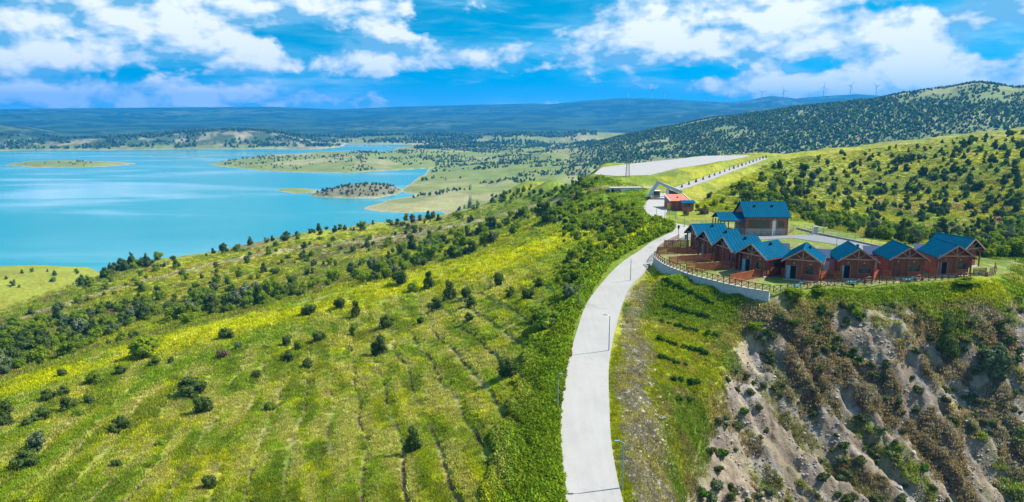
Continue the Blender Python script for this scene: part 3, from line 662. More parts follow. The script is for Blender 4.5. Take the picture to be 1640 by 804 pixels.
# road, path, paved lot: sheets with a skirt
def strip(name, L, R, mat, n=6, lift=0.0, skirt=.35):
    ts = np.linspace(0, 1, n+1)
    G = L[:, None, :]*(1-ts[None, :, None])+R[:, None, :]*ts[None, :, None]
    G[..., 2] += lift
    G = np.concatenate([G[:, :1]-[0, 0, skirt], G, G[:, -1:]-[0, 0, skirt]], 1)
    a, bb = G.shape[:2]; idx = np.arange(a*bb).reshape(a, bb)
    q = np.stack([idx[:-1, :-1].ravel(), idx[:-1, 1:].ravel(), idx[1:, 1:].ravel(), idx[1:, :-1].ravel()], 1)
    me = nmesh(name, G.reshape(-1, 3), q, mat, False); return link(bpy.data.objects.new(name, me))
def concrete(name, col, tint=.10, joint=0.0):
    m, t, b = newmat(name); co = t.node('ShaderNodeTexCoord').outputs['Object']
    a = t.noise(co, .35, 6, .65); c = t.noise(co, 6.0, 5, .7); s_ = t.noise(t.vmath('MULTIPLY', co, (1.6, .12, 1)), 1.0, 4, .6)
    v = t.math('ADD', t.math('MULTIPLY', t.math('SUBTRACT', a, .5), tint*2.2), t.math('ADD', t.math('MULTIPLY', t.math('SUBTRACT', c, .5), tint*2.4), t.math('MULTIPLY', t.math('SUBTRACT', s_, .5), tint*1.6)))
    bl = t.remap(t.noise(co, .16, 5, .7, .5), .56, .72, 0, -.16); v = t.math('ADD', v, bl)
    hs = t.node('ShaderNodeHueSaturation'); hs.inputs['Color'].default_value = col+(1,); t.l.new(t.math('ADD', v, 1.0), hs.inputs['Value'])
    t.l.new(hs.outputs[0], b.inputs['Base Color']); b.inputs['Roughness'].default_value = .9; b.inputs['Specular IOR Level'].default_value = .15
    bp = t.node('ShaderNodeBump'); bp.inputs['Strength'].default_value = .25; bp.inputs['Distance'].default_value = .03; t.l.new(c, bp.inputs['Height']); t.l.new(bp.outputs[0], b.inputs['Normal'])
    return m
M_ROAD = concrete('road_concrete', (.33, .315, .30), .13); M_LOT = concrete('lot_gravel', (.31, .295, .29), .14); M_PAVE = concrete('parking_concrete', (.185, .195, .205), .12)
M_KERB = concrete('kerb_concrete', (.34, .33, .31), .12)
tag(strip('road', roadL, roadR, M_ROAD), 'pale concrete road curving up the ridge to the gate', None, None, 'structure')
tag(strip('path', pathL, pathR, M_LOT, 3, .004), 'pale path lined with saplings above the gate', None, None, 'structure')
def sheet(name, poly, z, mat, skirt=.3, rnd=0.0):
    n = len(poly); V = [(p[0], p[1], z) for p in poly]+[(p[0], p[1], z-skirt) for p in poly]
    mb = MB().add(V, [tuple(range(n))]+[(i, n+i, n+(i+1) % n, (i+1) % n) for i in range(n)])
    return mb.build(name, mat)
tag(sheet('gravel_lot', lot_poly, -21.0, M_LOT), 'wide pale gravel lot on the hilltop behind the gate', None, None, 'structure')
park_px = [(1106, 371.5), (1104, 363), (1130, 371), (1180, 379.5), (1270, 377), (1300, 374.5), (1374, 388.2), (1409, 396), (1440, 402), (1400, 404), (1330, 390), (1268, 381), (1180, 386), (1120, 379), (1088, 382)]
tag(sheet('parking_road', [tuple(atz(a, b, TERR)[:2]) for a, b in park_px], TERR+.008, M_PAVE), 'grey paved drive running behind the row of cabins', None, None, 'structure')

# ------------------------------------------------------------------ finding the ground again on the mesh that was built
def gridz(x, y):
    x = np.asarray(x, float); y = np.asarray(y, float); r = np.hypot(x, y); a = np.arctan2(x, y)
    i = np.clip(np.searchsorted(rings, r)-1, 0, NR-2); j = np.clip(np.searchsorted(azs, a)-1, 0, NA-2)
    u = np.clip((r-rings[i])/(rings[i+1]-rings[i]), 0, 1); v = np.clip((a-azs[j])/(azs[j+1]-azs[j]), 0, 1)
    return (Zg[i, j]*(1-u)+Zg[i+1, j]*u)*(1-v)+(Zg[i, j+1]*(1-u)+Zg[i+1, j+1]*u)*v
def grididx(x, y):
    r = np.hypot(x, y); a = np.arctan2(x, y)
    return np.clip(np.searchsorted(rings, r), 0, NR-1)*NA+np.clip(np.searchsorted(azs, a), 0, NA-1)
R0I = int(np.searchsorted(rings, 45))
def hitg(pxy):
    """first meeting of picture rays with the land mesh"""
    pxy = np.asarray(pxy, float).reshape(-1, 2); out = np.full((len(pxy), 3), np.nan)
    v = (CY-pxy[:, 1])/F; X = (pxy[:, 0]-CX)/F; Y = CT+v*ST; Z = -ST+v*CT
    hyp = np.hypot(X, Y); tan = Z/hyp; a = np.arctan2(X, Y)
    j = np.clip(np.searchsorted(azs, a)-1, 0, NA-2); w = (a-azs[j])/(azs[j+1]-azs[j])
    R = rings[R0I:]
    for k in range(0, len(pxy), 4000):
        s = slice(k, k+4000)
        H = (Zg[R0I:, j[s]]*(1-w[s])+Zg[R0I:, j[s]+1]*w[s]).T
        G = R[None]*tan[s, None]-H
        b = G < 0; f = b.argmax(1); ok = b.any(1) & (f > 0); n = np.arange(len(f)); f = np.maximum(f, 1)
        g0 = G[n, f-1]; g1 = G[n, f]; t_ = g0/(g0-g1+1e-9); rr = R[f-1]+(R[f]-R[f-1])*t_
        o = np.stack([X[s]/hyp[s]*rr, Y[s]/hyp[s]*rr, tan[s]*rr], 1); o[~ok] = np.nan; out[s] = o
    return out
def gpt(px, py): return hitg([(px, py)])[0]

# ------------------------------------------------------------------ materials of the built things
M_WOOD = simple('red_brown_timber', (.31, .076, .030), .62, .22, 1.2, .3, stretch=(1, 1, 6), bump=.3, objvar=.25)
M_LOG = simple('red_brown_boards', (.34, .086, .032), .55, .28, 1.4, .35, stretch=(.6, .6, 5), bump=.3, objvar=.2)
M_BEAM = simple('dark_timber', (.24, .072, .036), .6, .25, 2.0, .3, bump=.3)
M_TRIM = simple('weathered_trim', (.38, .21, .15), .65, .2, 2.0)
M_SLAT = simple('stained_slats', (.34, .082, .028), .6, .25, 1.0, .3, stretch=(1, 1, 6), bump=.3, objvar=.45)
M_ROOF = simple('teal_metal_roof', (.0008, .078, .150), .75, .10, .7, .02, objvar=.12)
M_SEAM = simple('teal_roof_seam', (.0008, .072, .140), .75, .1, 1.0, .02)
M_REDROOF = simple('red_tile_roof', (.52, .155, .095), .8, .2, 1.5, bump=.4)
M_DARK = simple('painted_opening_shade', (.012, .012, .014), .8, .2)  # near-black colour paints the shade inside open doorways
M_BLUEDOOR = simple('pale_blue_door', (.20, .42, .52), .45, .08)
M_WHITE = simple('white_paint', (.72, .71, .68), .55, .08)
M_PINK = simple('pink_render', (.55, .30, .28), .85, .12, 1.0)
M_BRICK = simple('brown_brick', (.34, .125, .070), .8, .2, 2.5, bump=.4)
M_STONE = simple('grey_stone_base', (.38, .35, .34), .85, .25, 3.0, bump=.5)
M_STEEL = simple('galvanised_steel', (.34, .37, .38), .45, .12, 2, .5, .5)
M_BLACK = simple('black_iron', (.02, .02, .022), .5, .1)
M_PORTAL = simple('grey_cladding', (.42, .44, .48), .5, .1, 1.0)
M_MAROON = simple('maroon_render', (.16, .045, .050), .7, .12)
M_TEAL = simple('turquoise_plastic', (.02, .30, .38), .4, .12)
M_YEL = simple('yellow_paint', (.55, .33, .02), .5, .1)
M_NAVY = simple('navy_roof', (.02, .035, .09), .5, .15)
M_BASKET = simple('brown_rattan', (.11, .05, .03), .7, .2)
def glassmat():
    m, t, b = newmat('window_glass'); b.inputs['Base Color'].default_value = (.02, .045, .045, 1); b.inputs['Roughness'].default_value = .06; b.inputs['Specular IOR Level'].default_value = .8
    return m
M_GLASS = glassmat()
m_wall, t, b = newmat('rubble_stone_wall')
co = t.node('ShaderNodeTexCoord').outputs['Object']
vo = t.node('ShaderNodeTexVoronoi'); vo.inputs['Scale'].default_value = 2.6; t.l.new(t.vmath('MULTIPLY', co, (1, 1, 1.5)), vo.inputs['Vector'])
ve = t.node('ShaderNodeTexVoronoi', feature='DISTANCE_TO_EDGE'); ve.inputs['Scale'].default_value = 2.6; t.l.new(t.vmath('MULTIPLY', co, (1, 1, 1.5)), ve.inputs['Vector'])
n = t.noise(co, 9, 5, .6)
c = t.mix(t.remap(vo.outputs['Color'], 0, 1), (.40, .43, .42, 1), (.56, .56, .52, 1)); c = t.mix(t.math('MULTIPLY', n, .5), c, (.36, .44, .44, 1)); c = t.mix(t.remap(ve.outputs[0], 0, .05, .6, 0), c, (.24, .24, .23, 1))
t.l.new(c, b.inputs['Base Color']); b.inputs['Roughness'].default_value = .9
bp = t.node('ShaderNodeBump'); bp.inputs['Strength'].default_value = .6; bp.inputs['Distance'].default_value = .08; t.l.new(t.remap(ve.outputs[0], 0, .12), bp.inputs['Height']); t.l.new(bp.outputs[0], b.inputs['Normal'])
M_RUBBLE = m_wall

def window(root, x0, x1, z0, z1, y, mull=2, mat=M_BEAM, lit=None):
    """window in a wall that faces -Y at depth y: frame, panes, sill"""
    f = MB(); w = .07
    f.box(x0-w, x1+w, y-.06, y+.02, z1, z1+w); f.box(x0-w, x0, y-.06, y+.02, z0, z1); f.box(x1, x1+w, y-.06, y+.02, z0, z1)
    win = f.build('window', mat, root)
    n = mull+1; s = (x1-x0)/n
    for i in range(n):
        MB().box(x0+i*s+.025, x0+(i+1)*s-.025, y-.012, y+.01, z0, z1).build('pane', M_GLASS, win)
    for i in range(1, n): MB().box(x0+i*s-.022, x0+i*s+.022, y-.04, y+.01, z0, z1).build('mullion', mat, win)
    MB().box(x0-.12, x1+.12, y-.12, y+.02, z0-.08, z0-.002).build('sill', M_TRIM, win)
    return win
def gable_roof(root, W, L0, L1, ze, za, th=.09, mat=M_ROOF, seam=.0, name='roof', xoff=0.0):
    """ridge along Y; eave half width W at height ze, ridge at za"""
    roof = MB()
    roof.prism([(xoff-W, 0, ze), (xoff, 0, za), (xoff+W, 0, ze), (xoff+W, 0, ze-th), (xoff, 0, za-th), (xoff-W, 0, ze-th)], (0, L0, 0), (0, L1, 0))
    ro = roof.build(name, mat, root)
    MB().prism([(xoff-.16, 0, za-.075), (xoff, 0, za+.035), (xoff+.16, 0, za-.075), (xoff, 0, za+.008)], (0, L0-.02, 0), (0, L1+.02, 0)).build('ridge_cap', M_SEAM, ro)
    if seam:
        s = MB(); k = (za-ze)/W; n = max(2, int((L1-L0)/seam))
        for i in range(n+1):
            y = L0+.03+(L1-L0-.06)*i/n
            for sg in (-1, 1): s.bar((xoff+sg*.17, y, za-.17*k+.012), (xoff+sg*W*.995, y, ze+.02), .045, .05)
        so = s.build('seam', M_SEAM, ro); so['kind'] = 'stuff'
    return ro

# ------------------------------------------------------------------ cabins
CW2, CWALL, CAPEX, CL = 2.35, 3.25, 4.85, 5.6
def make_cabin(name, label, apex, back, door='blue', sidewin=True, lamp=True, wide=1.0, seed=0):
    p = atz(apex[0], apex[1], TERR+CAPEX); bx, by = back; n = math.hypot(bx, by); bx /= n; by /= n
    rz = math.atan2(-bx, by)
    base = (p[0]+bx*.42, p[1]+by*.42, TERR)
    R = empty(name, base, rz); tag(R, label, 'cabin', 'timber cabins with teal roofs')
    k = (CAPEX-CWALL)/CW2; W = CW2; yf = .75
    # body: pentagon prism
    MB().prism([(-W, 0, -.3), (-W, 0, CWALL-.12), (0, 0, CAPEX-.14), (W, 0, CWALL-.12), (W, 0, -.3)], (0, yf, 0), (0, CL, 0)).build('wall', M_WOOD, R)
    s = MB()
    for i in range(15):                       # half-log boards, front and sides
        z = .08+i*.215; h = .205
        if z+h > CWALL-.15: break
        s.box(-W+.1, -.9 if z < 2.05 else 0, yf-.035, yf-.001, z, z+h) if z >= 2.05 else s.box(-.72, -.05, yf-.035, yf-.001, z, z+h)
        if z >= 2.05 or z+h < .78: s.box(.05, W-.1, yf-.035, yf-.001, z, z+h)
        for sg in (-1, 1): s.box(min(sg*(W+.001), sg*(W+.035)), max(sg*(W+.001), sg*(W+.035)), yf+.12, CL-.12, z, z+h)
    for i in range(7):
        z = CWALL-.1+i*.215; hw = (CAPEX-.2-z-.2)/k-.1
        if hw > .2: s.box(-hw, hw, yf-.035, yf-.001, z, z+.205)
    so = s.build('siding', M_LOG, R); so['kind'] = 'stuff'
    MB().box(-W-.2, W+.2, -.15, yf, -.35, .045).build('porch_floor', M_STONE, R)
    ro = gable_roof(R, W+.55, -.42, CL+.4, CAPEX-k*(W+.55), CAPEX, .10, M_ROOF, .62)
    mb = MB().box(.55, .85, 3.2, 3.5, CAPEX-k*.7-.2, CAPEX-k*.7+.42); mb.build('vent', M_BLACK, ro)
    for sg in (-1, 1):                        # barge boards and gutters
        MB().bar((0, -.44, CAPEX-.10), (sg*(W+.56), -.44, CAPEX-k*(W+.56)-.10), .05, .20, (0, 0, 1)).build('barge_board', M_TRIM, R)
        MB().box(sg*(W+.52)-.07, sg*(W+.52)+.07, -.40, CL+.38, CAPEX-k*(W+.56)-.22, CAPEX-k*(W+.56)-.09).build('gutter', M_BEAM, ro)
    # porch frame
    zt = CWALL-.22
    for x in (-W+.08, 0, W-.08): MB().box(x-.09, x+.09, -.09, .09, .05, zt).build('post', M_BEAM, R)
    MB().box(-W-.12, W+.12, -.10, .08, zt, zt+.19).build('tie_beam', M_TRIM, R)
    MB().box(-.08, .08, -.08, .06, zt+.19, CAPEX-.22).build('king_post', M_TRIM, R)
    for sg in (-1, 1): MB().bar((sg*.08, 0, zt+.24), (sg*1.02, 0, CAPEX-k*1.02-.16), .11, .11).build('strut', M_TRIM, R)
    for sg in (-1, 1): MB().bar((sg*(W-.1), .05, zt+.09), (sg*(W-.1), yf, zt+.09), .12, .14).build('side_beam', M_BEAM, R)
    # corner boards
    for sg in (-1, 1):
        for y in (yf+.05, CL-.06): MB().box(sg*W-.085 if sg > 0 else -W-.05, sg*W+.05 if sg > 0 else -W+.085, y-.10, y+.06, 0, CWALL-.18).build('corner_board', M_BEAM, R)
    # door
    d = MB().box(-W+.72, -.72-.12, yf-.03, yf+.004, .05, 2.02).build('doorway', M_DARK, R)  # thin panel on the solid wall, the opening's shade painted in
    fr = MB(); x0, x1 = -W+.62, -.72-.02
    fr.box(x0, x0+.09, yf-.07, yf-.001, .05, 2.10); fr.box(x1-.09, x1, yf-.07, yf-.001, .05, 2.10); fr.box(x0+.09, x1-.09, yf-.07, yf-.001, 2.03, 2.10); fr.build('door_frame', M_TRIM if door != 'shut' else M_BEAM, R)
    lm = {'blue': M_BLUEDOOR, 'grey': M_STEEL, 'shut': M_BEAM, 'pale': M_PINK}[door]
    if door == 'shut': leaf = MB().box(-W+.75, -.86, yf-.05, yf-.031, .06, 2.0).build('door', lm, R)
    else: leaf = MB().box(-W+.10, -W+.66, yf-.14, yf-.09, .06, 2.0).build('door', lm, R)
    MB().box(-W+.18, -W+.24, yf-.20, yf-.145, .98, 1.08).build('handle', M_BLACK, leaf)
    window(R, .45, W-.35, .92, 1.95, yf-.02, 2)
    if lamp:
        for x in (-1.2, 1.05):
            lp = MB().box(x-.05, x+.05, yf-.10, yf-.036, 2.32, 2.40).build('wall_lamp', M_BLACK, R)
            MB().tube([(x, yf-.14, 2.36), (x, yf-.14, 2.50), (x, yf-.14, 2.56)], [.08, .08, .04], 8).build('lamp_globe', M_WHITE, lp)
    if sidewin:                                # small window in the right-hand side wall
        wr = empty('side_window', (W+.02, 2.6, 0), math.radians(90)); wr.parent = R
        f = MB().box(-.50, .50, -.05, .03, 1.28, 2.02).build('frame', M_BEAM, wr); MB().box(-.42, .42, -.07, -.052, 1.36, 1.94).build('pane', M_GLASS, wr)
    return R
cab = [
    ('teal-roofed cabin farthest up the drive, first of the left row by the black lantern', (1107, 358.5), (5.9, 1.0), 'shut'),
    ('second teal-roofed cabin of the left row, counting from the black lantern', (1127, 368.5), (5.7, 1.3), 'grey'),
    ('third teal-roofed cabin of the left row, counting from the black lantern', (1157, 379), (5.6, 1.6), 'shut'),
    ('teal-roofed cabin with pale blue door and sunlit side wall, behind the orange slat fence', (1203, 390), (4.7, 3.0), 'blue'),
    ('small cabin facing the camera with open pale blue door, first of the right row', (1287, 399), (2.0, 4.0), 'blue'),
    ('cabin with grey door leaf and dark doorway, second of the right row', (1378, 398), (.8, 4.3), 'grey'),
    ('cabin with closed dark door, third of the right row', (1460, 396), (.5, 5.0), 'shut'),
    ('cabin with pale pink door leaf, fourth of the right row', (1537, 393), (.3, 5.6), 'pale'),
    ('rearmost cabin at the right end of the terrace, its porch over the drop', (1563, 382), (-2.0, 4.4), 'shut'),
]
CABINS = [make_cabin('timber_cabin', *c, seed=i) for i, c in enumerate(cab)]

# ------------------------------------------------------------------ retaining wall, fences
def offset(poly, d, closed=False):
    P = np.array(poly, float); n = len(P); out = []
    for i in range(n):
        a = P[max(i-1, 0)]; b = P[min(i+1, n-1)]; t_ = (b-a)/np.linalg.norm(b-a); out.append(P[i]+np.array([t_[1], -t_[0]])*d)
    return np.array(out)
tp = np.array(terr_poly)
wall_line = spline(tp[:9], 6); wall_line = wall_line[:, :2]
cen = tp.mean(0)
sg = 1 if np.linalg.norm(offset(wall_line, .3)[20]-cen) > np.linalg.norm(wall_line[20]-cen) else -1
wo_, wi_ = offset(wall_line, sg*.32), offset(wall_line, -sg*.12)
def wallstrip(name, o_, i_, z0, z1, mat, parent=None):
    n = len(o_); V = [(p[0], p[1], z0) for p in o_]+[(p[0], p[1], z1) for p in o_]+[(p[0], p[1], z1) for p in i_]+[(p[0], p[1], z0) for p in i_]
    Fs = []
    for i in range(n-1):
        for a, b in ((0, 1), (1, 2), (2, 3)): Fs.append((a*n+i, a*n+i+1, b*n+i+1, b*n+i))
    Fs += [(0, n, 2*n, 3*n), (n-1, 4*n-1, 3*n-1, 2*n-1)]
    return MB().add(V, Fs).build(name, mat, parent)
RW = empty('retaining_wall', (wo_[20][0], wo_[20][1], TERR-2.5))
def child(o, par):
    o.parent = par; o.matrix_parent_inverse = Matrix.Translation(-Vector(par.location)); return o
child(wallstrip('stone_face', wo_, wi_, TERR-3.6, TERR+.06, M_RUBBLE), RW)
child(wallstrip('coping', offset(wall_line, sg*.37), offset(wall_line, -sg*.16), TERR+.062, TERR+.17, M_KERB), RW)
tag(RW, 'curved pale stone retaining wall holding up the cabin terrace', 'wall')

def resample(line, step):
    d = np.r_[0, np.cumsum(np.hypot(*np.diff(line, axis=0).T))]; n = max(1, int(round(d[-1]/step)))
    s = np.linspace(0, d[-1], n+1); return np.stack([np.interp(s, d, line[:, 0]), np.interp(s, d, line[:, 1])], 1)
def xfence(label, line, z, step=1.0, h=.92, zs=None):
    P = resample(np.array(line, float), step); R = empty('rail_fence', (P[0][0], P[0][1], z)); tag(R, label, 'fence')
    o = np.array([P[0][0], P[0][1], z])
    for i, p in enumerate(P):
        zz = z if zs is None else zs(p); b0 = Vector((p[0]-o[0], p[1]-o[1], zz-o[2]))
        MB().bar(b0+Vector((0, 0, -.1)), b0+Vector((0, 0, h+.06)), .085, .085).build('post', M_BASKET, R)
        if i+1 < len(P):
            q = P[i+1]; zq = z if zs is None else zs(q); b1 = Vector((q[0]-o[0], q[1]-o[1], zq-o[2])); u = (b1-b0).normalized()*.05
            MB().bar(b0+u+Vector((0, 0, h-.05)), b1-u+Vector((0, 0, h-.05)), .06, .08).build('top_rail', M_BASKET, R)
            MB().bar(b0+u+Vector((0, 0, .10)), b1-u+Vector((0, 0, h-.14)), .06, .085).build('brace', M_TRIM, R)
            off = Vector((u.y, -u.x, 0))*1.0
            MB().bar(b0+u+off+Vector((0, 0, h-.14)), b1-u+off+Vector((0, 0, .10)), .06, .085).build('brace', M_TRIM, R)
    return R
xfence('crossed-rail timber fence on top of the curved stone retaining wall', offset(wall_line, sg*.1), TERR+.16)
fl = spline(np.array([terr_poly[i] for i in range(8, 16)]), 5)
xfence('crossed-rail timber fence along the edge of the scarp below the right cabins', fl[1:], TERR-.05, 1.2)
fr_ = np.array([terr_poly[15], terr_poly[16], terr_poly[17]]); xfence('short crossed-rail fence around the right end of the terrace', fr_+np.array([[.3, .2], [0, 0], [0, 0]]), TERR-.05, 1.2)
ll = spline(np.array([terr_poly[i] for i in (0, 30, 29, 28)]), 5); xfence('crossed-rail fence beside the road up to the black lantern', ll[1:]+np.array([.15, -.05]), TERR-.1, 1.15)

def slatfence(label, a, b, h=1.35, n=6, post=1.7, mat=M_SLAT, z=TERR):
    A = atz(a[0], a[1], z); B = atz(b[0], b[1], z); d = B-A; L = math.hypot(d[0], d[1])
    R = empty('slat_fence', tuple(A), math.atan2(d[1], d[0])); tag(R, label, 'fence', 'slat fences between the cabin gardens')
    k = max(1, int(round(L/post))); s = h/n
    for i in range(k+1): MB().box(L*i/k-.05, L*i/k+.05, -.045, .045, -.1, h+.05).build('post', M_BEAM, R)
    for i in range(n):
        jit = random.uniform(-.008, .008)
        MB().box(-.02, L+.02, -.075, -.047, i*s+.05+jit, i*s+.05+s*.72+jit).build('slat', mat, R)
    return R
for lab, a, b in [('slat fence nearest the lantern, uppermost of the garden fences', (1064, 396), (1103, 396)), ('second slat garden fence below the lantern', (1053, 407.5), (1117, 406)), ('third slat garden fence below the lantern', (1071, 424), (1138, 419.5)),
                  ('fourth slat garden fence, running to the third cabin of the left row', (1099, 436), (1172, 430.5)), ('sunlit orange slat fence ending in front of the cabin with the blue door', (1168, 454), (1229, 441)),
                  ('short slat screen beside the sunlit cabin wall', (1233, 442), (1245, 440)), ('short slat screen touching the left side of the first right-row cabin', (1251, 442), (1262, 444)), ('short slat screen right of the first right-row cabin', (1314, 449), (1326, 446)),
                  ('slat screen just left of the second right-row cabin', (1334, 448), (1347, 449)), ('slat screen left of the third right-row cabin', (1413, 446), (1427, 447)), ('slat screen right of the second right-row cabin', (1398, 449), (1408, 444)), ('slat screen left of the fourth right-row cabin', (1487, 443), (1502, 443)),
                  ('low slat railing under the porch at the right end', (1558, 444), (1578, 443))]:
    slatfence(lab, a, b)

# ------------------------------------------------------------------ restaurant
p = atz(1192, 376, TERR)
RS = empty('restaurant_building', (p[0], p[1], TERR), math.radians(-1.0)); tag(RS, 'largest building, brown brick with teal ribbed roof and wide window behind the cabins', 'building')
BW, BD, BH, BA = 8.7, 6.8, 4.05, 6.45
MB().prism([(0, 0, 1.3), (0, 0, BH), (0, BD/2, BA-.12), (0, BD, BH), (0, BD, 1.3)], (0, 0, 0), (BW, 0, 0)).build('wall', M_BRICK, RS)
MB().box(-.04, BW+.04, -.04, BD+.04, -.3, 1.298).build('stone_base', M_STONE, RS)
rr_ = empty('roof', (-.35, BD/2, 0), math.radians(-90)); rr_.parent = RS
gable_roof(rr_, BD/2+.5, 0, BW+.75, BA-(BA-BH)/(BD/2)*(BD/2+.5), BA, .12, M_ROOF, .42, 'roof_panel')
for x, y in ((2.6, -1.2), (6.2, -2.0)): MB().box(BD/2*0+1.15-.15, 1.45, x, x+.3, BA-1.25, BA-.55).build('roof_vent', M_BLACK, rr_)
for x in (0.02, BW-.16): MB().box(x, x+.14, -.11, -.041, 0, BH-.25).build('corner_post', M_BEAM, RS)
window(RS, .75, 4.9, 1.36, 2.95, -.005, 4, M_BEAM)
window(RS, 6.75, 7.85, 1.55, 2.75, -.005, 1, M_BEAM)
d = MB().box(5.55, 6.25, -.03, -.002, 1.302, 2.95).build('door', M_WHITE, RS); MB().box(5.55, 6.25, -.06, -.041, .02, 1.295).build('door_panel', M_WHITE, d)
MB().box(5.85, 6.0, -.2, -.01, 3.2, 3.4).build('wall_lamp', M_WHITE, RS)
# open porch on its left
PX0, PX1, PY0, PY1, PH, PA = -5.0, -.02, -.2, 5.6, 3.0, 4.3
MB().box(PX0-.1, PX1, PY0-.1, PY1+.1, -.25, .05).build('porch_floor', M_STONE, RS)
pr = empty('porch_roof', (PX0-.3, (PY0+PY1)/2, 0), math.radians(-90)); pr.parent = RS
gable_roof(pr, (PY1-PY0)/2+.4, 0, PX1-PX0+.28, PH-.15, PA, .10, M_ROOF, .5, 'roof_panel')
for x, y in ((PX0, PY0), (PX0, PY0+1.9), (PX0, PY0+3.8), (PX0, PY1), (PX0+1.6, PY0), (PX0+3.3, PY0), (PX0+2.5, PY1)): MB().box(x-.09, x+.09, y-.09, y+.09, .05, PH).build('porch_post', M_BEAM, RS)
MB().box(PX0-.1, PX1, PY0-.08, PY0+.08, PH-.02, PH+.16).build('porch_beam', M_BEAM, RS)
def tableset(name, label, loc, rz=0.0, z=.74, cat='table', grp=None):
    T = empty(name, loc, rz); tag(T, label, cat, grp)
    MB().box(-.55, .55, -.4, .4, z-.05, z).build('tabletop', M_BASKET, T)
    for x in (-.48, .48):
        for y in (-.33, .33): MB().box(x-.03, x+.03, y-.03, y+.03, 0, z-.05).build('leg', M_BEAM, T)
    return T
for i, (x, y) in enumerate(((-3.9, 1.0), (-2.2, 1.2), (-3.8, 3.4), (-2.0, 3.5))):
    tableset('cafe_table', 'dark table under the porch of the large building', (p[0]+x, p[1]+y, TERR+.05), .2*i, .74, 'table', 'tables under the restaurant porch')
    for s_ in (-1, 1):
        ch = empty('cafe_chair', (p[0]+x+s_*.85, p[1]+y, TERR+.05), s_*1.57); tag(ch, 'dark chair at a table under the porch of the large building', 'chair', 'chairs under the restaurant porch')
        MB().box(-.22, .22, -.22, .22, .42, .46).build('seat', M_BASKET, ch); MB().box(-.22, .22, -.26, -.221, .46, .92).build('backrest', M_BASKET, ch)
        for a in (-.18, .18):
            for b_ in (-.18, .18): MB().box(a-.02, a+.02, b_-.02, b_+.02, 0, .42).build('leg', M_BLACK, ch)
def postrail(label, pts, z, step=1.4, h=1.0, mat=M_BEAM, rails=(.5, .95), name='post_fence', thick=.07):
    P = resample(np.array(pts, float), step); R = empty(name, (P[0][0], P[0][1], z)); tag(R, label, 'fence'); o = P[0]
    for i, q in enumerate(P):
        v = Vector((q[0]-o[0], q[1]-o[1], 0)); MB().bar(v+Vector((0, 0, -.2)), v+Vector((0, 0, h)), thick, thick).build('post', mat, R)
        if i+1 < len(P):
            w = Vector((P[i+1][0]-o[0], P[i+1][1]-o[1], 0)); u = (w-v).normalized()*thick*.55
            for hz_ in rails: MB().bar(v+u+Vector((0, 0, hz_*h)), w-u+Vector((0, 0, hz_*h)), thick*.5, thick*.7).build('rail', mat, R)
    return R
postrail('low dark rail fence in front of the large building', [atz(a, b, TERR)[:2] for a, b in ((1187, 378.5), (1230, 378), (1262, 376.5), (1270, 371))], TERR, 1.35, .95)
kl = np.array([atz(a, b, TERR)[:2] for a, b in ((1276, 366), (1304, 373.3), (1340, 381), (1374, 388), (1410, 396.2), (1440, 401))])
KW = wallstrip('kerb_wall', offset(kl, .12), offset(kl, -.12), TERR-.6, TERR+.32, M_KERB); tag(KW, 'low white kerb wall along the paved drive', 'wall')
postrail('thin grey post fence on the kerb behind the paved drive', offset(kl, -.45 if np.linalg.norm(offset(kl, -.45)[2]-cen) > np.linalg.norm(kl[2]-cen) else .45), TERR-.15, 1.9, 1.3, M_STEEL, (.45, .95), 'wire_fence', .05)
q = atz(1303, 374, TERR); UB = empty('utility_cabinet', (q[0], q[1]-.6, TERR+.32-.30), 0); tag(UB, 'white utility cabinet beside the kerb of the paved drive', 'cabinet')
MB().box(-.48, .48, -.35, .35, 0, 1.45).build('body', M_WHITE, UB); MB().box(-.54, .54, -.42, .42, 1.452, 1.54).build('lid', M_STEEL, UB); MB().box(-.4, .4, -.372, -.351, .1, 1.36).build('door', M_PORTAL, UB)

# pale huts between and behind the cabins
for lab, (a, b), w, dpt, hh in [('pink-walled hut with navy roof and white door between the first two right-row cabins', (1332, 444), 3.4, 3.0, 2.5), ('pink-walled hut behind the gap left of the first right-row cabin', (1256, 432), 2.6, 2.6, 2.6), ('pink-walled hut behind the gap right of the second right-row cabin', (1411, 438), 2.8, 3.0, 2.5), ('pink-walled hut left of the fourth right-row cabin', (1492, 434), 2.6, 2.6, 2.6)]:
    q = atz(a, b, TERR); az_ = math.atan2(q[0], q[1]); H = empty('service_hut', (q[0], q[1]+2.2, TERR), -az_*.8); tag(H, lab, 'hut')
    MB().box(-w/2, w/2, 0, dpt, -.2, hh).build('wall', M_PINK, H)
    MB().prism([(-w/2-.25, -.35, hh-.05), (w/2+.25, -.35, hh-.05), (w/2+.25, -.35, hh+.07), (-w/2-.25, -.35, hh+.07)], (0, 0, 0), (0, dpt+.6, .75)).build('roof', M_NAVY, H)
    d = MB().box(-.42, .42, -.045, -.002, .02, 2.0).build('door', M_WHITE, H); MB().box(.3, .34, -.09, -.046, .95, 1.05).build('handle', M_BLACK, d)

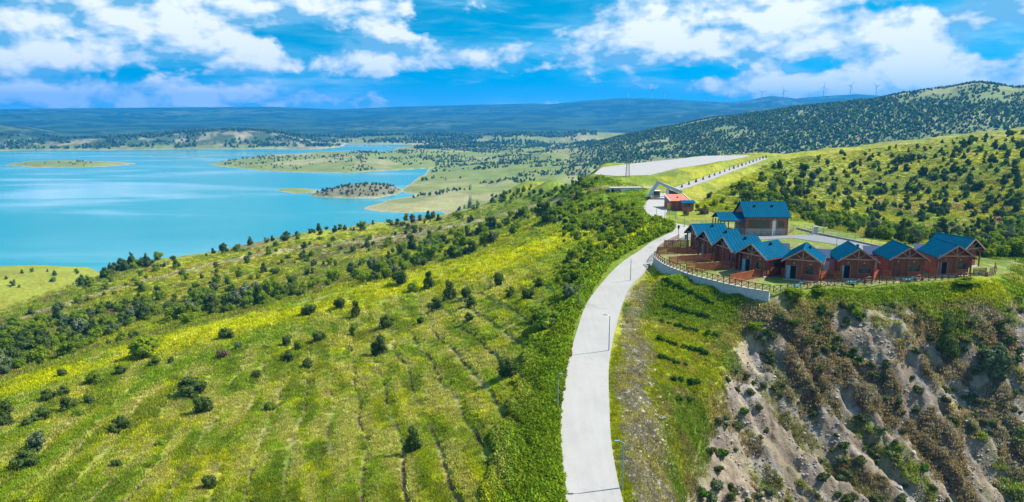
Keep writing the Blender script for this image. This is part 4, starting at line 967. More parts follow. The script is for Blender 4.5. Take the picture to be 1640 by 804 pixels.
# ------------------------------------------------------------------ entrance
g = atz(1073, 335, -24.15)
GH = empty('guardhouse', (g[0], g[1], -24.15), math.radians(3)); tag(GH, 'small orange brick guardhouse with red roof beside the gate', 'building')
MB().prism([(0, 0, -.3), (0, 0, 2.05), (0, 5.6, 3.0), (0, 5.6, -.3)], (0, 0, 0), (4.9, 0, 0)).build('wall', M_BRICK, GH)
MB().prism([(0, -.25, 2.02), (0, -.25, 2.14), (0, 5.8, 3.17), (0, 5.8, 3.05)], (-.1, 0, 0), (5.0, 0, 0)).build('roof', M_REDROOF, GH)
for x in (-.22, 5.01): MB().prism([(0, -.3, 1.95), (0, -.3, 2.28), (0, 5.9, 3.32), (0, 5.9, 3.0)], (x-.0, 0, 0), (x+.11, 0, 0)).build('parapet', M_WHITE, GH)
MB().box(2.3, 2.6, 2.2, 2.5, 2.5, 2.95).build('vent', M_BLACK, GH)
ax = MB().box(2.7, 5.6, -1.6, -.002, -.3, 1.75).build('annex', M_BRICK, GH)
MB().prism([(0, -2.1, 1.72), (0, -2.1, 1.82), (0, -.02, 2.30), (0, -.02, 2.20)], (2.4, 0, 0), (6.0, 0, 0)).build('annex_roof', M_ROOF, GH)
window(GH, 3.2, 4.6, .7, 1.5, -1.605, 1); MB().box(.5, 1.3, -.03, -.002, 0, 1.9).build('door', M_BEAM, GH)
MB().box(-.9, -.1, -.6, -.5, .0, 1.5).build('notice_board', M_YEL, GH)
g = atz(1037.5, 319, -24.05)
GA = empty('entrance_gate', (g[0], g[1], -24.05), math.radians(-2)); tag(GA, 'angular grey portal over the road at the entrance, maroon wall on its right', 'gate')
MB().prism([(0, 0, .7), (2.75, 0, 5.1), (3.25, 0, 4.55), (.75, 0, .7)], (0, 0, 0), (0, 1.8, 0)).build('slanted_leg', M_PORTAL, GA)
MB().prism([(2.76, 0, 5.12), (5.0, 0, 4.05), (5.0, 0, 3.35), (3.2, 0, 4.3)], (0, .05, 0), (0, 1.75, 0)).build('roof_beam', M_PORTAL, GA)
MB().prism([(4.6, 0, 4.35), (9.5, 0, 2.45), (9.3, 0, 1.5), (4.7, 0, 3.45)], (0, -.15, 0), (0, 2.6, 0)).build('roof_slab', M_PORTAL, GA)
MB().box(0.05, .8, .1, 1.7, -.4, .698).build('footing', M_MAROON, GA)
MB().prism([(5.9, 0, -.3), (5.9, 0, 2.72), (8.9, 0, 1.45), (8.9, 0, -.3)], (0, .2, 0), (0, 2.2, 0)).build('wall', M_MAROON, GA)
MB().box(5.45, 5.88, .1, 2.3, -.3, 2.6).build('pillar', M_WHITE, GA)
MB().box(6.5, 8.3, .16, .198, .4, 1.25).build('window', M_GLASS, GA); MB().box(6.4, 8.4, -.5, .15, 1.28, 1.38).build('awning', M_ROOF, GA)
BO = empty('ticket_booth', (g[0]+2.0, g[1]+2.6, gridz(g[0]+2, g[1]+2.6).item()), 0); tag(BO, 'small glass booth with pale frame under the grey portal', 'booth')
for x in (0, 1.9):
    for y in (0, 1.6): MB().box(x-.07, x+.07, y-.07, y+.07, -.1, 2.1).build('post', M_WHITE, BO)
MB().box(-.2, 2.1, -.2, 1.8, 2.102, 2.25).build('roof', M_WHITE, BO); MB().box(.08, 1.82, -.03, .03, .9, 2.09).build('pane', M_GLASS, BO); MB().box(.08, 1.82, -.05, .05, 0, .898).build('panel', M_PORTAL, BO); MB().box(-.03, .03, .08, 1.52, .9, 2.09).build('pane', M_GLASS, BO)
BR = empty('barrier', (g[0]+1.3, g[1]-.9, -24.02), 0); tag(BR, 'dark barrier bar across the road under the portal', 'barrier')
MB().box(-.12, .12, -.12, .12, -.05, .95).build('housing', M_YEL, BR); MB().bar((0.1, 0, .8), (4.0, 0, .8), .07, .09).build('boom', M_BLACK, BR); MB().box(3.9, 4.05, -.06, .06, -.05, .752).build('rest', M_BLACK, BR)
# half-buried white shed left of the gate
g = gpt(978, 309); SH_ = empty('long_shed', (g[0], g[1], g[2]-.1), math.radians(6)); tag(SH_, 'long low white flat-roofed shed in the bushes left of the gate', 'shed')
MB().box(0, 10.0, 0, 2.8, -1.0, 1.55).build('wall', M_WHITE, SH_); MB().box(-.15, 10.2, -.25, 3.0, 1.552, 1.72).build('roof', M_KERB, SH_)
MB().box(.15, 1.0, -.03, -.002, 0, 1.4).build('doorway', M_DARK, SH_); MB().box(1.7, 3.2, -.05, -.002, .55, 1.35).build('panel', M_REDROOF, SH_); MB().box(1.1, 1.55, -.04, -.002, .4, 1.2).build('window', M_GLASS, SH_)  # doorway is a flat panel with its shade painted black
# lattice mast
g = gpt(1005, 283.5); MA = empty('lattice_mast', (g[0], g[1], g[2]-.1)); tag(MA, 'slender grey lattice mast in front of the gravel lot', 'mast')
HM, W0, W1 = 10.2, .62, .16
for sx in (-1, 1):
    for sy in (-1, 1): MB().bar((sx*W0, sy*W0, 0), (sx*W1, sy*W1, HM), .085, .085).build('leg', M_STEEL, MA)
bm_ = MB(); nb_ = 11
for i in range(nb_):
    z0 = HM*i/nb_; z1 = HM*(i+1)/nb_; w0 = W0+(W1-W0)*i/nb_; w1 = W0+(W1-W0)*(i+1)/nb_
    for (ax_, ay_), (bx_, by_) in (((-1, -1), (1, -1)), ((1, -1), (1, 1)), ((1, 1), (-1, 1)), ((-1, 1), (-1, -1))):
        bm_.bar((ax_*w0, ay_*w0, z0), (bx_*w1, by_*w1, z1), .045, .045); bm_.bar((bx_*w0, by_*w0, z0), (ax_*w1, ay_*w1, z1), .045, .045)
bo = bm_.build('bracing', M_STEEL, MA); bo['kind'] = 'stuff'
MB().tube([(0, 0, HM-.05), (0, 0, HM+1.6)], .05, 6).build('antenna', M_STEEL, MA); MB().tube([(.35, -.3, HM-1.2), (.35, -.3, HM-.2)], .09, 8).build('panel_antenna', M_WHITE, MA)

# ------------------------------------------------------------------ lamp posts
def lamppost(label, base, top_py, arm=-.55, col=M_STEEL, z=None, name='street_lamp'):
    g = gpt(*base) if z is None else atz(base[0], base[1], z)
    dep = g[1]*CT-g[2]*ST; h = (base[1]-top_py)*dep/F/(CT*1.02)
    R = empty(name, (g[0], g[1], g[2]-.05)); tag(R, label, 'street lamp', 'lamp posts along the road')
    MB().tube([(0, 0, 0), (0, 0, .5), (0, 0, h)], [.085, .07, .045], 8).build('pole', col, R)
    if arm:
        MB().tube([(0, 0, h-.05), (arm*.5, 0, h+.12), (arm, 0, h+.16)], .032, 6).build('arm', col, R)
        hd = MB().box(arm-.30, arm+.12, -.10, .10, h+.13, h+.20); hd.build('lamp_head', col, R); MB().box(arm-.26, arm+.06, -.07, .07, h+.115, h+.129).build('lens', M_WHITE, R)
    MB().box(-.15, .15, -.15, .15, -.1, .08).build('footing', M_KERB, R)
    return R
M_POLE = simple('green_grey_pole', (.16, .24, .23), .45, .1, 2, .5)
lamppost('grey lamp post with bent arm on the road\'s right edge, halfway up', (975, 565), 503, -.5)
lamppost('grey lamp post on the road\'s right edge just before the stone wall', (1009.5, 452), 414, 0)
lamppost('thin green lamp post in the grass left of the road, lower half', (893, 658), 597, .4, M_POLE)
lamppost('green-grey lamp post nearest the camera, right of the road', (996, 785), 702, -.45, M_POLE)
lamppost('thin lamp post in the lush verge left of the upper road', (927.5, 494), 456, .4, M_POLE)
for lab, b_, tpy in [('slim white pole on the left of the forecourt below the guardhouse', (1051, 351), 333), ('slim pole second from the left on the forecourt', (1064.5, 353), 335), ('slim pole in the middle of the forecourt', (1072, 356), 336), ('slim pole beside the grassy island', (1081, 361), 339), ('slim pole on the grassy island, rightmost by the roofs', (1096, 362), 342)]:
    lamppost(lab, b_, tpy, 0, M_STEEL, -24.45, 'slim_pole')
lamppost('tall grey lamp post behind the first gap of the right cabin row', (1338, 412), 378, .4, M_STEEL, TERR); lamppost('grey lamp post beside the large building\'s white door', (1237, 379), 352, 0, M_WHITE, TERR); lamppost('thin lamp post on the kerb above the paved drive', (1318, 377), 345, -.4, M_STEEL, TERR)
g = atz(1086, 384, -24.7); LN = empty('lantern_post', (g[0], g[1], -24.75)); tag(LN, 'grey post carrying a black lantern at the top of the garden fences', 'lantern')
MB().tube([(0, 0, 0), (0, 0, 2.15)], .06, 8).build('pole', M_STEEL, LN); MB().tube([(0, 0, 2.15), (0, 0, 2.25), (0, 0, 2.75), (0, 0, 2.85), (0, 0, 3.0)], [.06, .16, .24, .30, .03], 6).build('lantern', M_BLACK, LN)
g = atz(1098.5, 384, -24.62); BN = empty('litter_bin', (g[0], g[1], -24.62)); tag(BN, 'small teal litter bin on the drive beside the uppermost cabin', 'bin'); MB().tube([(0, 0, -.05), (0, 0, .85)], [.24, .28], 10).build('body', M_TEAL, BN); MB().tube([(0, 0, .85), (0, 0, .93), (0, 0, 1.0)], [.30, .30, .12], 10).build('lid', M_BLACK, BN)

# garden furniture in front of the right row
for lab, (a, b), rz in [('picnic table in front of the first right-row cabin', (1293, 453.5), -.4), ('picnic table in front of the second right-row cabin', (1388, 450.5), -.1), ('picnic table in front of the third right-row cabin', (1468, 448), 0.0), ('picnic table in front of the fourth right-row cabin', (1545, 444.5), .1)]:
    q = atz(a, b, TERR); T = tableset('picnic_table', lab, (q[0], q[1], TERR-.05), rz, .78)
    for s_ in (-1, 1):
        bn = MB().box(-.55, .55, s_*.72-.14, s_*.72+.14, .42, .47).build('bench', M_BEAM, T)
        for x in (-.45, .45): MB().box(x-.04, x+.04, s_*.72-.1, s_*.72+.1, 0, .419).build('bench_leg', M_BEAM, T)
for lab, (a, b), rz in [('turquoise lounger on the grass before the first right-row cabin', (1276, 459.5), .2), ('turquoise lounger by the fence before the second right-row cabin', (1366, 454.0), -.1), ('turquoise lounger by the fence before the third right-row cabin', (1455, 450.2), 0), ('turquoise lounger on the far right porch', (1566, 441), .3)]:
    q = atz(a, b, TERR); T = empty('sun_lounger', (q[0], q[1], TERR-.05), rz); tag(T, lab, 'lounger')
    MB().prism([(-.85, 0, .26), (.3, 0, .26), (.85, 0, .66), (.82, 0, .74), (.27, 0, .36), (-.85, 0, .36)], (0, -.32, 0), (0, .32, 0)).build('seat', M_TEAL, T)
    for x in (-.7, .25):
        for y in (-.26, .26): MB().box(x-.03, x+.03, y-.03, y+.03, 0, .258).build('leg', M_WHITE, T)
q = atz(1227, 441.5, TERR); WB = empty('laundry_airer', (q[0], q[1], TERR-.05), .3); tag(WB, 'pale folded covers stacked beside the orange slat fence', 'covers'); MB().box(-.4, .4, -.3, .3, 0, .5).build('lower_cover', M_PINK, WB); MB().box(-.36, .38, -.28, .27, .502, .85).build('upper_cover', M_WHITE, WB)
WB.name = 'folded_covers'

# ------------------------------------------------------------------ wind turbines on the far ridge
def turbine(px, hub_py, base_py, rot, i, lab):
    a, _ = pxang(px, base_py); R = 6700.0; x, y = R*math.sin(a), R*math.cos(a)
    zg = gridz(np.array([x]), np.array([y])).item(); zh = math.tan(pxang(px, hub_py)[1])*R
    T = empty('wind_turbine', (x, y, zg-2)); tag(T, lab, 'wind turbine', 'wind turbines on the far ridge')
    h = zh-zg+2
    MB().tube([(0, 0, 0), (0, 0, h)], [3.6, 2.2], 8).build('tower', M_TURB, T); MB().box(-2.6, 2.6, -3.5, 7, h-1.5, h+3.5).build('nacelle', M_TURB, T)
    for k in range(3):
        an = rot+k*2*math.pi/3; u = Vector((math.sin(an), 0, math.cos(an))); c0 = Vector((0, -5, h+1))
        w = Vector((math.cos(an), 0, -math.sin(an)))
        P = [c0+u*1-w*1.2, c0+u*1+w*1.2, c0+u*12+w*2.6, c0+u*44+w*.7, c0+u*44-w*.5, c0+u*12-w*2.0]
        MB().prism(P, (0, 0, 0), (0, 1.2, 0)).build('blade', M_TURB, T)
M_TURB = simple('turbine_white', (.62, .66, .70), .5, .05)
tpos = [(1005.5, 146, 157), (1043, 144.5, 158), (1063.5, 147.5, 159), (1129, 157, 163), (1164, 154, 164), (1220, 148, 158), (1255, 146, 154.5), (1318.5, 140, 154), (1361.5, 137.5, 152), (1402.5, 138.5, 154)]
names = ['first', 'second', 'third', 'fourth', 'fifth', 'sixth', 'seventh', 'eighth', 'ninth', 'tenth']
for i, (a, b, c) in enumerate(tpos): turbine(a, b, c, .4+i*.55, i, names[i]+' wind turbine from the left on the skyline ridge')

# ------------------------------------------------------------------ plants
def leafmat(name, dark, light, trans=.25, tint=False, yellow=None):
    m, t, b = newmat(name); t.n.remove(b)
    oi = t.node('ShaderNodeObjectInfo').outputs['Random']
    geo = t.node('ShaderNodeNewGeometry').outputs['Random Per Island']
    if tint:
        at = t.node('ShaderNodeAttribute', attribute_type='INSTANCER', attribute_name='tint').outputs['Color']
        hs = t.node('ShaderNodeHueSaturation'); t.l.new(at, hs.inputs['Color']); hs.inputs['Saturation'].default_value = 1.05
        t.l.new(t.math('MULTIPLY_ADD', geo, .9, .62), hs.inputs['Value']); t.l.new(t.math('MULTIPLY_ADD', oi, .03, .485), hs.inputs['Hue'])
        c = hs.outputs[0]
    else:
        f = t.math('MULTIPLY_ADD', geo, .55, t.math('MULTIPLY', oi, .45))
        c = t.mix(f, dark+(1,), light+(1,))
    d = t.node('ShaderNodeBsdfDiffuse'); t.l.new(c, d.inputs[0])
    tr = t.node('ShaderNodeBsdfTranslucent'); t.l.new(t.mix(1.0, c, (1.0, 1.0, .45, 1), 'MULTIPLY'), tr.inputs[0])
    mx = t.node('ShaderNodeMixShader'); mx.inputs[0].default_value = trans; t.l.new(d.outputs[0], mx.inputs[1]); t.l.new(tr.outputs[0], mx.inputs[2])
    t.l.new(mx.outputs[0], t.n['Material Output'].inputs[0]); return m
M_JUN = leafmat('juniper_foliage', (.045, .075, .020), (.125, .18, .042), .32)
M_BUSH = leafmat('leafy_foliage', (.105, .18, .018), (.28, .38, .042), .5)
M_BUSH2 = leafmat('bright_foliage', (.12, .20, .012), (.30, .38, .025), .5)
M_SCRUB = leafmat('scrub_foliage', (.05, .07, .02), (.14, .165, .055), .3)
M_GREYB = leafmat('grey_green_foliage', (.075, .105, .05), (.16, .20, .10), .2)
M_WILT = leafmat('reddish_dry_foliage', (.10, .065, .045), (.20, .14, .09), .2)
M_LAVB = leafmat('clipped_foliage', (.030, .075, .010), (.075, .155, .018), .2)
M_BARK = simple('bark', (.10, .07, .05), .9, .3, 4)
M_GRASS = leafmat('grass_blades', (0, 0, 0), (0, 0, 0), .5, True)
M_FARL = leafmat('far_foliage', (.04, .075, .022), (.11, .165, .045), .3)

def crown(shape, n, leaf, seed, core=True, lumps=7):
    """unit crown: base at z=0, top about z=1, radius about .5; leaves on and inside many small clumps"""
    g = np.random.default_rng(seed)
    C = []; Rr = []
    for i in range(lumps):
        a = g.uniform(0, 6.283); h = g.uniform(.12, .9)
        if shape == 'cone': rad = .36*(1-h)**.7+.05; rs = g.uniform(.16, .25)*(1.15-.55*h)
        elif shape == 'round': rad = .36*math.sqrt(max(.05, 1-((h-.5)/.55)**2)); rs = g.uniform(.16, .26)
        else: rad = .42*g.uniform(.3, 1); h = g.uniform(.15, .55); rs = g.uniform(.15, .27)
        rad *= g.uniform(.5, 1.0)
        C.append((rad*math.cos(a), rad*math.sin(a), h)); Rr.append(rs)
    C += [(0, 0, .45), (0, 0, .25)]; Rr += [.27, .28]
    if shape == 'cone': C.append((0, 0, .8)); Rr.append(.13)
    C = np.array(C); Rr = np.array(Rr)
    k = g.choice(len(C), n, p=Rr**2/np.sum(Rr**2)); d = g.normal(size=(n, 3)); d[:, 2] = d[:, 2]*.9+.15; d /= np.linalg.norm(d, axis=1)[:, None]
    P = C[k]+d*(Rr[k]*g.uniform(.72, 1.08, n))[:, None]; P[:, 2] = np.maximum(P[:, 2], .02)
    nrm = d+g.normal(size=(n, 3))*.55; nrm /= np.linalg.norm(nrm, axis=1)[:, None]
    t1 = np.cross(nrm, g.normal(size=(n, 3))); t1 /= np.linalg.norm(t1, axis=1)[:, None]; t2 = np.cross(nrm, t1)
    s = leaf*g.uniform(.6, 1.4, n)[:, None]
    V = np.stack([P-t1*s*.5, P+t2*s*.35-nrm*s*.12, P+t1*s*.6, P-t2*s*.35-nrm*s*.12], 1).reshape(-1, 3)
    Fc = np.arange(4*n).reshape(n, 4)
    if core:
        VV = []; FF = []; base = 4*n
        for c, rd in zip(C, Rr):                       # inner masses that close the crown
            m_, q_ = 6, 4; b0 = base+len(VV)
            for i in range(q_+1):
                th = math.pi*i/q_
                for j in range(m_):
                    ph = 6.283*j/m_; w = rd*.74*g.uniform(.85, 1.1)
                    VV.append((c[0]+w*math.sin(th)*math.cos(ph), c[1]+w*math.sin(th)*math.sin(ph), max(.01, c[2]+w*math.cos(th))))
            for i in range(q_):
                for j in range(m_): FF.append((b0+i*m_+j, b0+i*m_+(j+1) % m_, b0+(i+1)*m_+(j+1) % m_, b0+(i+1)*m_+j))
        V = np.vstack([V, VV]); Fc = np.vstack([Fc, FF])
    return V, Fc
def crownmesh(name, shape, n, leaf, seed, mat, lumps=7, core=True): V, Fc = crown(shape, n, leaf, seed, core, lumps); return nmesh(name, V, Fc, mat)
JUN = [crownmesh('juniper_crown', s, 1100, .085, 100+i, M_JUN, 12) for i, s in enumerate(('round', 'cone', 'round', 'round', 'low', 'cone'))]
BUS = [crownmesh('bush_crown', s, 950, .105, 200+i, (M_BUSH, M_BUSH2, M_BUSH, M_BUSH2, M_GREYB, M_BUSH)[i], 13) for i, s in enumerate(('round', 'round', 'low', 'low', 'round', 'round'))]
SCR = [crownmesh('scrub_crown', 'low', 320, .17, 300+i, (M_SCRUB, M_SCRUB, M_GREYB, M_LAVB)[i], 8) for i in range(4)]
WILT = crownmesh('dry_crown', 'low', 500, .10, 330, M_WILT, 10, False)
LAV = [crownmesh('clump_crown', 'low', 170, .2, 340+i, M_LAVB, 6) for i in range(3)]
FARJ = [crownmesh('far_crown', s, 80, .30, 350+i, (M_FARL, M_BUSH, M_FARL)[i], 4) for i, s in enumerate(('round', 'round', 'cone'))]
tb = MB().tube([(0, 0, -.12), (.01, 0, .12), (-.01, .01, .42)], [.045, .032, .018], 6)
for a in range(4):
    c_, s_ = math.cos(a*1.7), math.sin(a*1.7); tb.tube([(0, 0, .10+.06*a), (c_*.16, s_*.16, .28+.07*a), (c_*.26, s_*.26, .42+.08*a)], [.022, .015, .006], 5)
TRUNK = tb.mesh('trunk', M_BARK)

def plant(name, label, cat, loc, w, h, me, rz, group=None):
    R = empty(name, (loc[0], loc[1], loc[2]-.06*h), rz); tag(R, label, cat, group)
    for nm, m_ in (('trunk', TRUNK), ('crown', me)):
        o = bpy.data.objects.new(nm, m_); o.scale = (w, w, h); link(o, R)
    return R
def gn_scatter(name, P, S, RZ, IDX, TINT, protos, label, cat=None):
    """one object holding many small plants on points"""
    me = bpy.data.meshes.new(name); P = np.asarray(P, np.float32); n = len(P); me.vertices.add(n); me.vertices.foreach_set('co', P.ravel())
    S = np.asarray(S, np.float32)
    if S.ndim == 1: S = np.stack([S, S, S], 1)
    for nm, ty, ar, key in (('sc', 'FLOAT_VECTOR', S.ravel(), 'vector'), ('rz', 'FLOAT', np.asarray(RZ, np.float32), 'value'), ('pick', 'INT', np.asarray(IDX, np.int32), 'value')):
        me.attributes.new(nm, ty, 'POINT').data.foreach_set(key, ar)
    if TINT is not None: me.attributes.new('tint', 'FLOAT_COLOR', 'POINT').data.foreach_set('color', np.hstack([TINT, np.ones((n, 1))]).astype(np.float32).ravel())
    o = link(bpy.data.objects.new(name, me)); tag(o, label, cat, None, 'stuff')
    cl = bpy.data.collections.new(name+'_kinds')
    for i, pm in enumerate(protos): cl.objects.link(bpy.data.objects.new('%s_kind_%02d' % (name, i), pm))
    ng = bpy.data.node_groups.new(name, 'GeometryNodeTree'); ng.interface.new_socket('Geometry', in_out='INPUT', socket_type='NodeSocketGeometry'); ng.interface.new_socket('Geometry', in_out='OUTPUT', socket_type='NodeSocketGeometry')
    N, L = ng.nodes, ng.links
    gi, go = N.new('NodeGroupInput'), N.new('NodeGroupOutput'); ci = N.new('GeometryNodeCollectionInfo'); ci.inputs['Collection'].default_value = cl; ci.inputs['Separate Children'].default_value = True; ci.inputs['Reset Children'].default_value = True
    ip = N.new('GeometryNodeInstanceOnPoints'); ip.inputs['Pick Instance'].default_value = True
    def attr(nm, ty):
        a = N.new('GeometryNodeInputNamedAttribute'); a.data_type = ty; a.inputs['Name'].default_value = nm
        return next(s for s in a.outputs if s.enabled and s.name == 'Attribute')
    L.new(gi.outputs[0], ip.inputs['Points']); L.new(ci.outputs[0], ip.inputs['Instance']); L.new(attr('pick', 'INT'), ip.inputs['Instance Index'])
    cx = N.new('ShaderNodeCombineXYZ'); L.new(attr('rz', 'FLOAT'), cx.inputs[2]); L.new(cx.outputs[0], ip.inputs['Rotation']); L.new(attr('sc', 'FLOAT_VECTOR'), ip.inputs['Scale'])
    L.new(ip.outputs[0], go.inputs[0])
    md = o.modifiers.new('scatter', 'NODES'); md.node_group = ng
    return o
def samp(poly, n, seed=0, jitter=0):
    g = np.random.default_rng(seed); a = np.array(poly, float); lo, hi = a.min(0), a.max(0); out = []
    while len(out) < n:
        q = g.uniform(lo, hi, (n*3, 2)); q = q[inpoly(q[:, 0], q[:, 1], poly)]; out += list(q)
    return np.array(out[:n])

# bushes that stand out on the meadow: px, py of the foot, width px, height px, kind, label
fore = [
    (662, 722, 34, 50, 'J1', 'dark egg-shaped juniper standing alone in the lower middle of the meadow'),
    (307, 634, 50, 34, 'J0', 'broad dark bush in the left meadow, upper of a close pair'),
    (329, 659, 34, 27, 'J4', 'dark bush in the left meadow, lower right of a close pair'),
    (189, 692, 37, 30, 'J0', 'dark rounded bush alone beside the bright green track on the left'),
    (817, 601, 42, 30, 'J4', 'dark spreading bush nearest the road verge, mid-height of the meadow'),
    (607, 567, 32, 34, 'J3', 'dark round juniper in the centre of the meadow among furrows'),
    (720, 481, 28, 40, 'J1', 'tallest dark juniper of the cluster on the upper meadow'),
    (338, 781, 26, 24, 'J4', 'small dark bush at the bottom edge of the meadow'),
    (40, 752, 46, 36, 'J0', 'large dark bush in the bottom left corner'),
    (57, 722, 34, 34, 'B4', 'grey-green bush just above the large dark bush in the bottom left corner'),
    (6, 680, 40, 40, 'J3', 'dark bush cut by the left edge of the picture'),
    (357, 573, 30, 16, 'W', 'low reddish dry bush on the upper left meadow'),
    (880, 527, 50, 38, 'B0', 'large green bush beside the upper road verge'),
    (232, 573, 56, 44, 'B1', 'large bright leafy bush on the crest of the left meadow'),
]
many = [(620, 525, 30, 26, 'J0'), (697, 498, 30, 24, 'J3'), (753, 492, 24, 22, 'J0'), (746, 477, 26, 20, 'J4'), (751, 515, 20, 17, 'J0'), (674, 518, 15, 14, 'J0'), (800, 456, 26, 20, 'J4'), (816, 476, 18, 20, 'J0'), (848, 478, 28, 18, 'J4'), (862, 460, 22, 18, 'J0'),
        (570, 508, 22, 34, 'J1'), (543, 493, 28, 18, 'J4'), (493, 505, 32, 20, 'J4'), (513, 545, 28, 18, 'J4'), (459, 579, 26, 22, 'J0'), (459, 553, 22, 18, 'J4'), (567, 536, 20, 22, 'B5'), (479, 559, 22, 18, 'B2'), (493, 589, 26, 14, 'J4'), (409, 605, 18, 13, 'J4'), (432, 657, 26, 16, 'B2'), (687, 462, 22, 36, 'J1'),
        (365, 541, 30, 20, 'J0'), (246, 585, 20, 16, 'J0'), (274, 582, 14, 11, 'J4'), (195, 599, 22, 18, 'J0'), (153, 614, 34, 26, 'B0'), (80, 640, 30, 22, 'J0'), (102, 632, 22, 17, 'J0'), (110, 656, 30, 25, 'J3'), (64, 672, 34, 24, 'J0'), (46, 682, 20, 16, 'J0'), (145, 646, 22, 15, 'J4'), (126, 667, 26, 14, 'B2'), (383, 559, 16, 14, 'B4'), (189, 747, 20, 13, 'J4'), (256, 713, 22, 11, 'B2'), (101, 602, 20, 12, 'J4'),
        (863, 510, 40, 26, 'B1'), (915, 480, 34, 30, 'B4'), (640, 455, 30, 36, 'J2'), (660, 468, 24, 18, 'B2')]
KIND = {'J': JUN, 'B': BUS}
hp = hitg([(a, b) for a, b, *_ in fore]); used_xy = []
for (px, py, w, h, kd, lab), g in zip(fore, hp):
    dep = g[1]*CT-g[2]*ST; me = WILT if kd == 'W' else KIND[kd[0]][int(kd[1])]
    plant('juniper_bush' if kd[0] == 'J' else ('dry_bush' if kd == 'W' else 'leafy_bush'), lab, 'bush', g, w*dep/F*.96, h*dep/F*(1.45 if kd in ('J4', 'B2', 'B3', 'W') else .9), me, random.uniform(0, 6))
    used_xy.append((g[0], g[1]))
hp = hitg([(a, b) for a, b, *_ in many])
for (px, py, w, h, kd), g in zip(many, hp):
    dep = g[1]*CT-g[2]*ST; nm = 'juniper_bush' if kd[0] == 'J' else 'leafy_bush'
    where = ('on the left meadow, '+('below' if py > 640 else ('beside' if py > 595 else 'above'))+' the green track' if px < 420 else (('left of' if px < 680 else ('right of' if px > 735 else 'near'))+' the tallest juniper on the upper meadow' if py < 530 else 'in the middle of the meadow, '+('left' if px < 485 else 'right')+' side'))
    lab = ('%s dark %s ' % ('tiny' if w < 21 else ('small' if w < 28 else 'wide'), 'spreading juniper' if kd == 'J4' else ('conical juniper' if kd == 'J1' else 'juniper')) if kd[0] == 'J' else '%s leafy bush ' % ('grey-green' if kd == 'B4' else ('low green' if kd in ('B2', 'B3') else 'round green')))+where
    plant(nm, lab, 'bush', g, w*dep/F*.92, h*dep/F*(1.4 if kd in ('J4', 'B2', 'B3') else .88), KIND[kd[0]][int(kd[1])], random.uniform(0, 6), ('junipers ' if kd[0] == 'J' else 'leafy bushes ')+where)

# woods and bushes read area by area: outline in the picture, count, share of junipers, size range (m), words
areas = [
    ('dell', [(0, 522), (130, 505), (250, 472), (420, 462), (560, 432), (700, 384), (830, 335), (900, 335), (900, 395), (800, 402), (700, 420), (600, 450), (510, 470), (330, 512), (160, 556), (0, 606)], 400, .25, (1.9, 4.6), 'in the dell behind the meadow crest'),
    ('slope', [(20, 505), (180, 440), (400, 400), (650, 357), (800, 330), (700, 386), (500, 442), (300, 462), (120, 505)], 130, .4, (1.5, 3.4), 'on the terraced slope above the lake'),
    ('rim', [(120, 452), (200, 424), (300, 408), (400, 391), (520, 366), (690, 346), (700, 352), (520, 376), (400, 400), (300, 416), (200, 434), (130, 462)], 70, .6, (2.0, 4.2), 'along the rim above the lake'),
    ('spur', [(720, 345), (840, 312), (960, 285), (1030, 308), (1030, 330), (960, 380), (900, 400), (880, 340)], 150, .05, (1.1, 2.4), 'on the slope left of the gate'),
    ('roadside', [(950, 372), (1000, 345), (1035, 345), (1060, 354), (1080, 362), (1040, 384), (1000, 412), (950, 438), (900, 470), (890, 440)], 120, .02, (1.2, 2.6), 'in the thicket left of the upper road'),
    ('hillside', [(1235, 262), (1400, 238), (1500, 226), (1640, 210), (1640, 395), (1560, 385), (1480, 385), (1330, 360), (1262, 330), (1215, 300)], 360, .75, (1.5, 3.3), 'on the green hillside behind the cabins'),
    ('hillside', [(1480, 226), (1640, 208), (1640, 330), (1500, 320), (1400, 300), (1400, 262)], 80, .9, (1.9, 3.6), 'on the green hillside behind the cabins'),
    ('valley', [(1265, 325), (1330, 345), (1480, 372), (1560, 370), (1640, 350), (1640, 412), (1590, 415), (1480, 395), (1400, 383), (1290, 358)], 150, .2, (1.8, 4.0), 'in the hollow behind the cabin terrace'),
    ('back', [(1165, 305), (1230, 285), (1290, 300), (1300, 350), (1262, 338), (1180, 330)], 90, .25, (1.8, 3.8), 'behind the large teal-roofed building'),
    ('gate', [(1105, 325), (1160, 300), (1170, 340), (1125, 345), (1108, 338)], 16, .15, (1.0, 2.4), 'near the guardhouse'),
    ('spur', [(780, 326), (800, 312), (860, 296), (935, 280), (930, 300), (850, 325)], 50, .3, (1.5, 3.0), 'on the slope left of the gate'),
    ('spit', [(0, 432), (150, 436), (120, 450), (0, 465)], 12, .8, (2.0, 3.5), 'on the low green spit by the lake'),
]
cand = []
short = {'dell': 'in the dell', 'slope': 'on the terraced slope', 'rim': 'on the rim', 'spur': 'left of the gate', 'roadside': 'in the roadside thicket', 'hillside': 'on the green hillside', 'valley': 'in the hollow', 'back': 'behind the large building', 'gate': 'near the guardhouse', 'spit': 'on the spit'}
